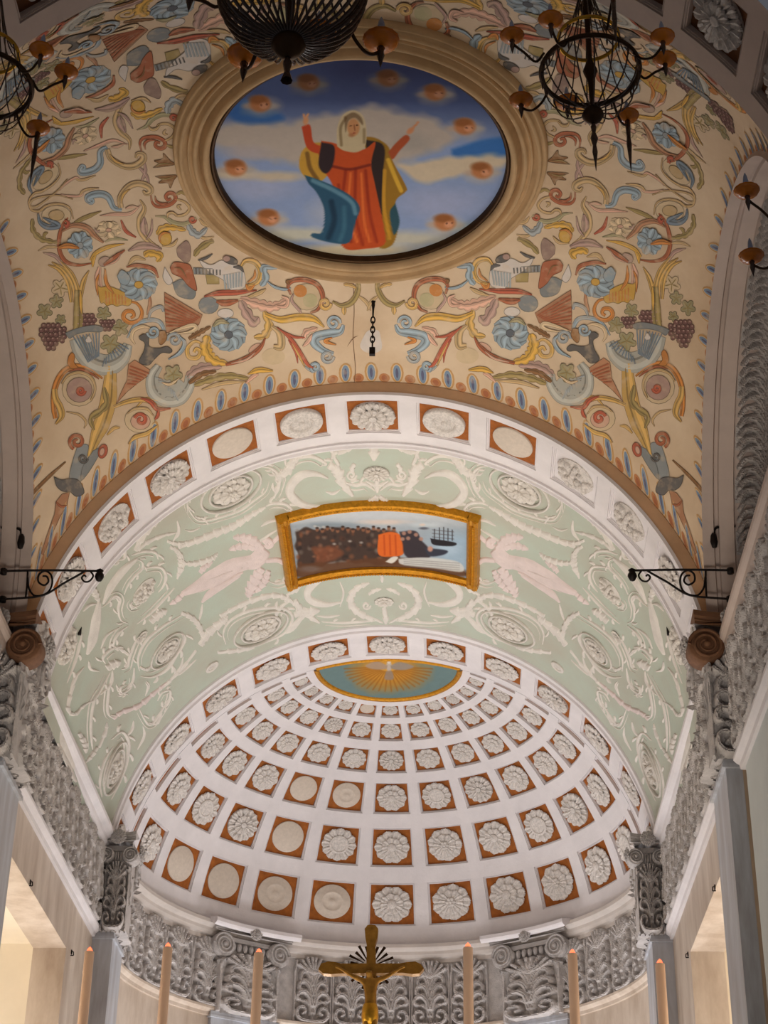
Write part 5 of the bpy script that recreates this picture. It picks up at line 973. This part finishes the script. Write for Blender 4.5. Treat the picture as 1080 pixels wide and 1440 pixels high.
# lotus border along the arches
def lotus(uc, vc, du, dv, name='painted_lotus'):
    """uc,vc centre on the vault; du along the edge, dv inwards"""
    mb = MB()
    def el(su, sv, ou, ov, col, lay, n=14):
        t = np.linspace(0, 2 * pi, n, endpoint=False); kk = np.repeat([1.0, .55, .02], n); t = np.tile(t, 3); a, b = ou + su * kk * np.cos(t), ov + sv * kk * np.sin(t)
        u = uc + du[0] * a + dv[0] * b; v = vc + du[1] * a + dv[1] * b; u = np.clip(u, -1, 1); v = np.clip(v, -1, 1)
        P = S_vault(u, v) + normal(S_vault, u, v, np.array([0, YC, 8.0])) * (.004 + .002 * lay); mb.add(P, [(r * n + i, r * n + (i + 1) % n, (r + 1) * n + (i + 1) % n, (r + 1) * n + i) for r in (0, 1) for i in range(n)], lin(col))
    el(.42, 1.0, 0, 1.0, (206, 158, 100), 0); el(.30, .86, 0, 1.0, (226, 204, 170), 1); el(.24, .80, 0, .98, (120, 148, 178), 2); el(.09, .5, 0, .95, (84, 92, 130), 3)
    el(.34, .42, .8, .42, (196, 132, 84), 0); el(.18, .26, .8, .42, (176, 104, 70), 1); return mb.build(name, 'paint', ceiling, smooth=False)
for sv in (1, -1):
    for k in range(-17, 18): lotus(k * .0545, sv * 1.0, (.034, 0), (0, -sv * .046))
for su in (1, -1):
    for k in range(-13, 14): lotus(su * 1.0, k * .066, (0, .033), (-su * .052, .016 * (k > 0) - .016 * (k < 0)))
# ------------------------------------------------------------------ white stucco on the green vault
CROP.update({'E': (90, 620, 4.909), 'F': (230, 620, 5.143), 'G': (380, 610, 3.6), 'H': (80, 780, 5.4), 'I': (240, 730, 5.4), 'K': (400, 790, 3.724), 'L': (60, 940, 5.4)})
def barrel_q(px):
    px = np.asarray(px, float); g0 = np.stack([np.clip((px[:, 0] - 535) / 420, -1.4, 1.4), np.full(len(px), 22.5)], 1)
    return unproj(S_barrel, px, g0, (np.array([-1.5, DB]), np.array([1.5, D2])))
def stucco(cr, pts, w, name='stucco_scroll', lob=0, ends=(.3, .2), hk=1.0, m='stucco', mirror=True, n=None, flat=False):
    P = spline(cvt(cr, pts), n or max(18, 7 * len(pts))); w = w / CROP[cr][2] * (1.0 if lob or m != 'stucco' else .78); t = np.linspace(0, 1, len(P))
    if lob: P = spline(P[::2], lob * 12); t = np.linspace(0, 1, len(P)); W = w * np.sin(pi * np.clip(.14 + .8 * t, 0, 1)) ** .7 * (.58 + .42 * (1 - (t * lob) % 1.0))
    else: W = w * np.minimum(1, np.minimum(ends[0] + (1 - ends[0]) * t * 3, ends[1] + (1 - ends[1]) * (1 - t) * 3))
    T = np.gradient(P, axis=0); T /= np.linalg.norm(T, axis=1, keepdims=True) + 1e-9; N = np.stack([-T[:, 1], T[:, 0]], 1)
    sec = [(-1, -.12), (-.82, .55), (-.4, 1.0), (0, .62 if (lob or w > 2.5) else 1.05), (.4, 1.0), (.82, .55), (1, -.12)] if not flat else [(-1, -.12), (-.9, .5), (0, .6), (.9, .5), (1, -.12)]
    V = np.array([[P[i] + N[i] * W[i] * s_ for s_, h in sec] for i in range(len(P))]); H = np.array([[h * min(.034, (.25 + .75 * W[i] / w) * (.008 + .006 * w) * hk) for s_, h in sec] for i in range(len(P))])
    if lob: H = H * (.85 + .15 * (1 - (t * lob) % 1.0))[:, None]
    H[0] = H[-1] = -.01
    q = barrel_q(V.reshape(-1, 2)); r = RB(q[:, 1]) + .03 - H.ravel(); X = np.stack([r * np.sin(q[:, 0]), q[:, 1], ZS + r * np.cos(q[:, 0])], 1)
    o = MB().grid(X.reshape(V.shape[0], V.shape[1], 3)).build(name, m, barrel)
    if mirror: c = o.copy(); C.objects.link(c); c.parent = barrel; c.scale = (-1, 1, 1)
    return o
def sspiral(cr, cx, cy, r, a0, turns, w): return stucco(cr, [tuple(p) for p in spiral(cx, cy, r, r * .15, a0, turns, 22)], w, 'stucco_curl', ends=(.8, .7), n=44)
def medallion(px, py, r, ring=True, kind=2, mirror=True):
    q = barrel_q([(px, py)])[0]; out = []
    for s in ((1, -1) if mirror else (1,)):
        a, y = q[0] * s, q[1]; rr = RB(y) + .03; c = Vector((rr * math.sin(a), y, ZS + rr * math.cos(a)))
        X = Vector((math.cos(a), 0, -math.sin(a))); Nn = Vector((-math.sin(a), 0, -math.cos(a))); Y = Nn.cross(X)
        m3 = Matrix((X, Y, Nn)).transposed().to_4x4(); m3.translation = c
        o = rosette(kind, barrel, m3, r, r, r * .8, 'stucco'); o.name = 'stucco_rosette'
        key = 'ring'
        if ring:
            for k, (ra, rb) in enumerate(((1.16, .07), (1.62, .075))):
                inst((key, k), lambda: MB().tube([(ra * math.cos(t), ra * math.sin(t), .05) for t in np.linspace(0, 2 * pi, 49)[:-1]], rb, 6, True), 'ring', 'stucco', o, Matrix.Diagonal((1, 1, 2.0, 1)))
medallion(325, 691, .27); medallion(367, 885, .28); medallion(204, 832, .22, False, 6); medallion(236, 916, .20, True, 0); medallion(201, 897, .11, False, 0); medallion(241, 711, .14, False, 4)
medallion(163, 1081, .25, True, 6); medallion(299, 939, .12, False, 5); medallion(95, 908, .27, False, 6); medallion(529, 667, .18, False, 7, False); medallion(540, 848, .15, False, 2, False)
def S(cr, pts, w, name='stucco_scroll', lob=0, ends=(.3, .2), hk=1.0, m='stucco', mirror=True, n=None, flat=False):
    o = stucco(cr, pts, w, name, lob, ends, hk, m, mirror, n, flat)
    if name == 'stucco_scroll' and len(pts) >= 4 and w < 20:      # companion fillet and small leaf tips along the scroll
        P = spline(np.array(pts, float), 8 * len(pts)); T = np.gradient(P, axis=0); T /= np.linalg.norm(T, axis=1, keepdims=True) + 1e-9; N = np.stack([-T[:, 1], T[:, 0]], 1)
        stucco(cr, [tuple(q) for q in (P + N * w * 2.1)[2:-2:4]], w * .42, 'stucco_fillet', 0, (.2, .2), hk, m, mirror)
        for i in range(6, len(P) - 6, 9):
            a = P[i] - N[i] * w * .5; b = a - N[i] * w * 1.5 + T[i] * w * 1.6; c = a - N[i] * w * 2.0 + T[i] * w * 3.6
            stucco(cr, [tuple(a), tuple(b), tuple(c)], w * .8, 'stucco_leaf', 0, (.9, .1), hk, m, mirror, n=8)
    return o
S('F', [(185, 470), (200, 522), (250, 580), (320, 584), (420, 560), (560, 512), (660, 442), (742, 378), (770, 300)], 12); S('F', [(240, 366), (200, 400), (180, 450), (184, 540)], 10); S('F', [(250, 575), (300, 570), (330, 625)], 10, ends=(.3, .05)); sspiral('F', 236, 372, 22, 0, 1.2, 9)
S('F', [(110, 775), (250, 730), (400, 672), (520, 622), (640, 548), (745, 486)], 34, 'stucco_leaf', 11); S('F', [(740, 486), (800, 462), (880, 466), (930, 506), (900, 520)], 15); S('F', [(780, 440), (832, 370), (842, 300), (822, 236), (770, 204), (700, 200)], 13); S('F', [(630, 158), (720, 156), (800, 196)], 20, 'stucco_leaf', 3)
S('F', [(820, 264), (900, 230), (950, 150), (1050, 60)], 40, 'stucco_leaf', 6); S('F', [(705, 632), (776, 592), (876, 578)], 14); S('F', [(630, 800), (720, 722), (870, 628)], 11)
S('G', [(300, 236), (240, 212), (170, 214), (116, 258), (104, 310), (150, 358), (230, 378), (340, 372)], 30, 'stucco_leaf', ends=(.15, .1)); S('G', [(76, 206), (100, 160), (150, 128), (220, 124), (284, 160), (262, 168)], 12); S('G', [(70, 200), (110, 150), (150, 110), (210, 70)], 16, 'stucco_leaf', 6)
S('G', [(525, 66), (525, 100), (525, 146)], 34, 'stucco_leaf', 2, mirror=False); S('G', [(362, 250), (430, 268), (480, 262), (535, 300)], 12); S('G', [(296, 164), (340, 196), (362, 250), (430, 336)], 36, 'stucco_leaf', 5); S('G', [(350, 170), (322, 110), (380, 96), (440, 66)], 16, 'stucco_leaf', 4); sspiral('G', 412, 216, 26, 0, 1.5, 9); S('G', [(430, 160), (416, 180), (420, 214)], 16, 'stucco_leaf', 2); S('G', [(300, 80), (320, 110), (310, 140)], 14, 'stucco_leaf', 2)
for dx in (-60, -34, 0): S('G', [(540, 320), (540 + dx * .5, 345), (540 + dx, 366)], 13, 'stucco_leaf', 2, mirror=dx != 0)
S('G', [(540, 236), (540, 270), (542, 310)], 20, 'stucco_leaf', 2, mirror=False); S('G', [(600, 246), (560, 268), (545, 290)], 11); S('G', [(280, 300), (320, 310), (356, 290)], 10); S('G', [(20, 340), (40, 280), (52, 220), (10, 190)], 12)
# angels
A_ = lambda pts, w, e=(.6, .3), hk=1.0, lob=0: S('I', pts, w, 'stucco_angel', lob, e, hk, 'stucco_pink')
A_([(730, 240), (690, 290), (640, 335), (560, 345)], 62, (.7, .8), 1.3); A_([(600, 340), (480, 372), (380, 430), (250, 505), (90, 580)], 66, (.8, .25), 1.2); A_([(700, 236), (640, 184), (560, 156), (470, 150)], 50, lob=6); A_([(690, 250), (600, 218), (520, 222), (440, 250)], 36, lob=5); A_([(700, 380), (655, 460), (610, 550), (588, 610)], 56, lob=6); A_([(750, 400), (720, 480), (650, 570)], 34, lob=5)
A_([(540, 430), (400, 512), (300, 580), (240, 648)], 26, (.5, .2)); A_([(560, 360), (430, 440), (300, 520), (200, 560)], 12, hk=2.6); A_([(560, 400), (440, 480), (340, 540)], 10, hk=2.6); A_([(480, 390), (360, 440), (240, 470)], 10, hk=2.6); A_([(720, 230), (800, 170), (878, 84)], 16, (.8, .3)); A_([(720, 330), (820, 322), (890, 372)], 20, (.8, .3)); A_([(640, 350), (680, 330), (730, 320)], 30, (.6, .5)); A_([(230, 420), (260, 380), (330, 330)], 26, lob=3); A_([(712, 196), (740, 168), (768, 196), (742, 216), (724, 200)], 24, (.9, .9), 1.6); A_([(120, 560), (60, 620), (0, 660)], 24, lob=3)
S('I', [(30, 220), (76, 290), (80, 370), (56, 480)], 24, 'stucco_leaf', 7); S('I', [(96, 345), (200, 346), (320, 308), (370, 262)], 28, 'stucco_leaf', 7)
S('I', [(430, 970), (408, 880), (450, 790), (560, 722), (700, 688), (862, 690), (930, 760), (874, 872), (760, 934), (640, 974)], 15); S('I', [(380, 750), (500, 682), (640, 622), (780, 590), (880, 610), (950, 660), (1010, 716)], 26, 'stucco_leaf', 10)
S('I', [(90, 720), (160, 752), (212, 802), (244, 870), (262, 970)], 30, 'stucco_leaf', 7); S('I', [(230, 970), (300, 870), (400, 786), (440, 730)], 38, 'stucco_leaf', 6); S('I', [(360, 1024), (470, 1012), (560, 1002), (660, 984)], 22, 'stucco_leaf', 4); S('I', [(940, 740), (1000, 724), (1080, 740)], 34, 'stucco_leaf', 3); S('I', [(866, 884), (930, 850), (1000, 780)], 13); S('I', [(750, 486), (820, 502), (900, 482), (1010, 494)], 14); S('I', [(880, 590), (940, 560), (1000, 520)], 14, 'stucco_leaf', 3); S('I', [(250, 650), (240, 720), (220, 790)], 12)
S('I', [(60, 20), (70, 100), (20, 190)], 14); S('I', [(110, 90), (170, 100), (240, 70)], 10); S('I', [(240, 0), (280, 30), (300, 50)], 12)
# lower flank
S('H', [(360, 390), (420, 255), (520, 122), (630, 30)], 36, 'stucco_scroll', ends=(.15, .3)); S('H', [(335, 350), (312, 500), (284, 650), (240, 770)], 46, 'stucco_torch', ends=(.3, .2)); S('H', [(250, 226), (296, 286), (332, 366)], 34, 'stucco_leaf', 5); S('H', [(210, 440), (262, 388), (330, 380)], 14)
S('H', [(560, 532), (500, 504), (478, 424), (492, 344), (452, 320), (400, 372), (350, 410)], 13); S('H', [(660, 120), (720, 104), (802, 108), (838, 170), (820, 244), (776, 300)], 15); S('H', [(600, 40), (656, 62), (660, 112), (602, 172), (552, 240), (520, 320)], 12); S('H', [(910, 252), (820, 352), (720, 452), (612, 540)], 13); S('H', [(720, 520), (784, 462), (846, 426)], 40, 'stucco_leaf', 4); S('H', [(590, 360), (570, 390), (590, 410), (660, 380)], 12)
S('H', [(560, 542), (482, 602), (442, 680), (446, 730)], 13); S('H', [(384, 836), (362, 792), (400, 742), (446, 716), (480, 740)], 15); S('H', [(346, 726), (390, 622), (490, 556)], 11); S('H', [(390, 870), (440, 840), (500, 820)], 42, 'stucco_leaf', 3); S('H', [(256, 810), (270, 872), (340, 892)], 15); S('H', [(500, 880), (545, 860), (560, 800), (600, 690), (640, 620)], 13); S('H', [(560, 770), (520, 740), (480, 720)], 18, 'stucco_leaf', 2)
S('H', [(640, 900), (628, 790), (690, 660), (800, 562), (900, 500), (1010, 440)], 13); S('H', [(950, 590), (984, 650), (920, 762), (850, 872), (740, 934), (640, 930)], 17); S('H', [(640, 860), (690, 880), (730, 850)], 16, 'stucco_leaf', 2)
S('H', [(1070, 730), (980, 850), (900, 932), (820, 1010), (740, 1070)], 16, 'stucco_leaf', 5); S('H', [(1075, 800), (960, 900), (900, 930)], 11); S('H', [(970, 780), (950, 860), (900, 920)], 11); S('H', [(880, 840), (906, 880), (900, 930)], 9)
S('H', [(436, 880), (424, 980), (340, 1075)], 15); S('H', [(226, 850), (152, 940), (108, 1070)], 13); S('H', [(206, 600), (184, 700), (152, 820), (88, 990)], 14); S('H', [(560, 1070), (500, 1050), (500, 1010), (546, 990)], 12); S('H', [(690, 965), (710, 1000), (690, 1060)], 11); S('H', [(600, 860), (590, 960), (540, 1040)], 12)
S('E', [(500, 770), (560, 660), (640, 570), (700, 530)], 26, 'stucco_leaf', 5); S('E', [(520, 760), (600, 700), (700, 660), (800, 640)], 18, 'stucco_leaf', 4); S('E', [(470, 800), (560, 770), (640, 780), (660, 830)], 14); S('E', [(380, 720), (430, 760), (420, 820), (340, 830)], 13); S('E', [(540, 580), (560, 620), (530, 680), (500, 760)], 16, 'stucco_leaf', 3); S('E', [(790, 560), (800, 640), (760, 700)], 14); S('E', [(720, 700), (800, 720), (900, 700)], 20, 'stucco_leaf', 4); S('E', [(740, 740), (800, 780), (830, 860), (800, 950)], 22, 'stucco_leaf', 5); S('E', [(680, 480), (690, 430), (760, 400), (790, 430)], 10)
S('L', [(532, 26), (460, 160), (402, 262), (380, 420), (386, 560), (396, 630)], 13); S('L', [(542, 36), (512, 200), (508, 340), (560, 394)], 13); S('L', [(546, 388), (612, 338), (740, 290), (850, 200), (970, 100)], 24, 'stucco_leaf', 7, m='stucco_pink'); S('L', [(740, 306), (790, 400), (832, 432), (900, 350), (1000, 190)], 13); S('L', [(276, 50), (232, 180), (208, 310), (258, 352), (330, 284), (430, 236)], 18, 'stucco_leaf', 8)
S('L', [(440, 610), (492, 480), (502, 412)], 16, 'stucco_leaf', 3); S('L', [(466, 990), (448, 860), (486, 700), (556, 588)], 12); S('L', [(530, 548), (612, 488), (664, 560), (652, 700), (600, 860), (530, 1010)], 17); S('L', [(704, 400), (690, 470), (636, 536)], 13); S('L', [(774, 440), (782, 520), (728, 630)], 12); S('L', [(290, 490), (332, 570), (344, 650)], 26, 'stucco_leaf', 4); S('L', [(430, 600), (390, 660), (340, 720)], 20, 'stucco_leaf', 3); S('L', [(160, 470), (180, 560), (240, 690), (330, 880)], 44, 'stucco_patch', hk=.3, flat=True); S('L', [(240, 520), (270, 620), (330, 760), (380, 940)], 40, 'stucco_patch', hk=.3, flat=True); S('L', [(130, 560), (180, 700), (280, 880)], 40, 'stucco_patch', hk=.3, flat=True)
S('L', [(700, 60), (680, 150), (600, 200), (610, 150)], 11); S('L', [(790, 110), (810, 150), (790, 220)], 10); S('L', [(380, 900), (400, 1000), (390, 1060)], 12); S('L', [(880, 260), (920, 190), (980, 180), (960, 280), (900, 320)], 11); S('L', [(830, 430), (880, 420), (920, 340)], 14, 'stucco_leaf', 2)
# field behind the seascape
S('K', [(256, 84), (180, 108), (126, 160), (138, 208), (220, 232), (306, 218)], 26, 'stucco_leaf', ends=(.15, .15)); S('K', [(56, 206), (100, 268), (190, 330)], 22, 'stucco_leaf', 4); S('K', [(10, 380), (80, 312), (136, 256)], 15); S('K', [(60, 270), (120, 272), (190, 260)], 30, 'stucco_leaf', 3); S('K', [(466, 312), (382, 270), (346, 212), (376, 150), (446, 118)], 24, 'stucco_leaf', 8); S('K', [(520, 246), (530, 300), (530, 336)], 20, 'stucco_leaf', 2, mirror=False); S('K', [(190, 322), (300, 328), (400, 322), (490, 316)], 8); S('K', [(170, 292), (230, 296), (296, 288)], 8); sspiral('K', 430, 236, 22, 0, 1.3, 8); S('K', [(600, 300), (570, 316), (545, 330)], 9); S('K', [(440, 180), (470, 160), (510, 150)], 12, 'stucco_leaf', 3); S('K', [(500, 60), (510, 90), (512, 120)], 14, 'stucco_leaf', 2, mirror=False); S('K', [(290, 250), (310, 170), (290, 110)], 8)
S('K', [(-10, 330), (-40, 290), (-10, 240), (40, 210)], 12); S('K', [(20, 140), (60, 160), (90, 110)], 13, 'stucco_leaf', 2)
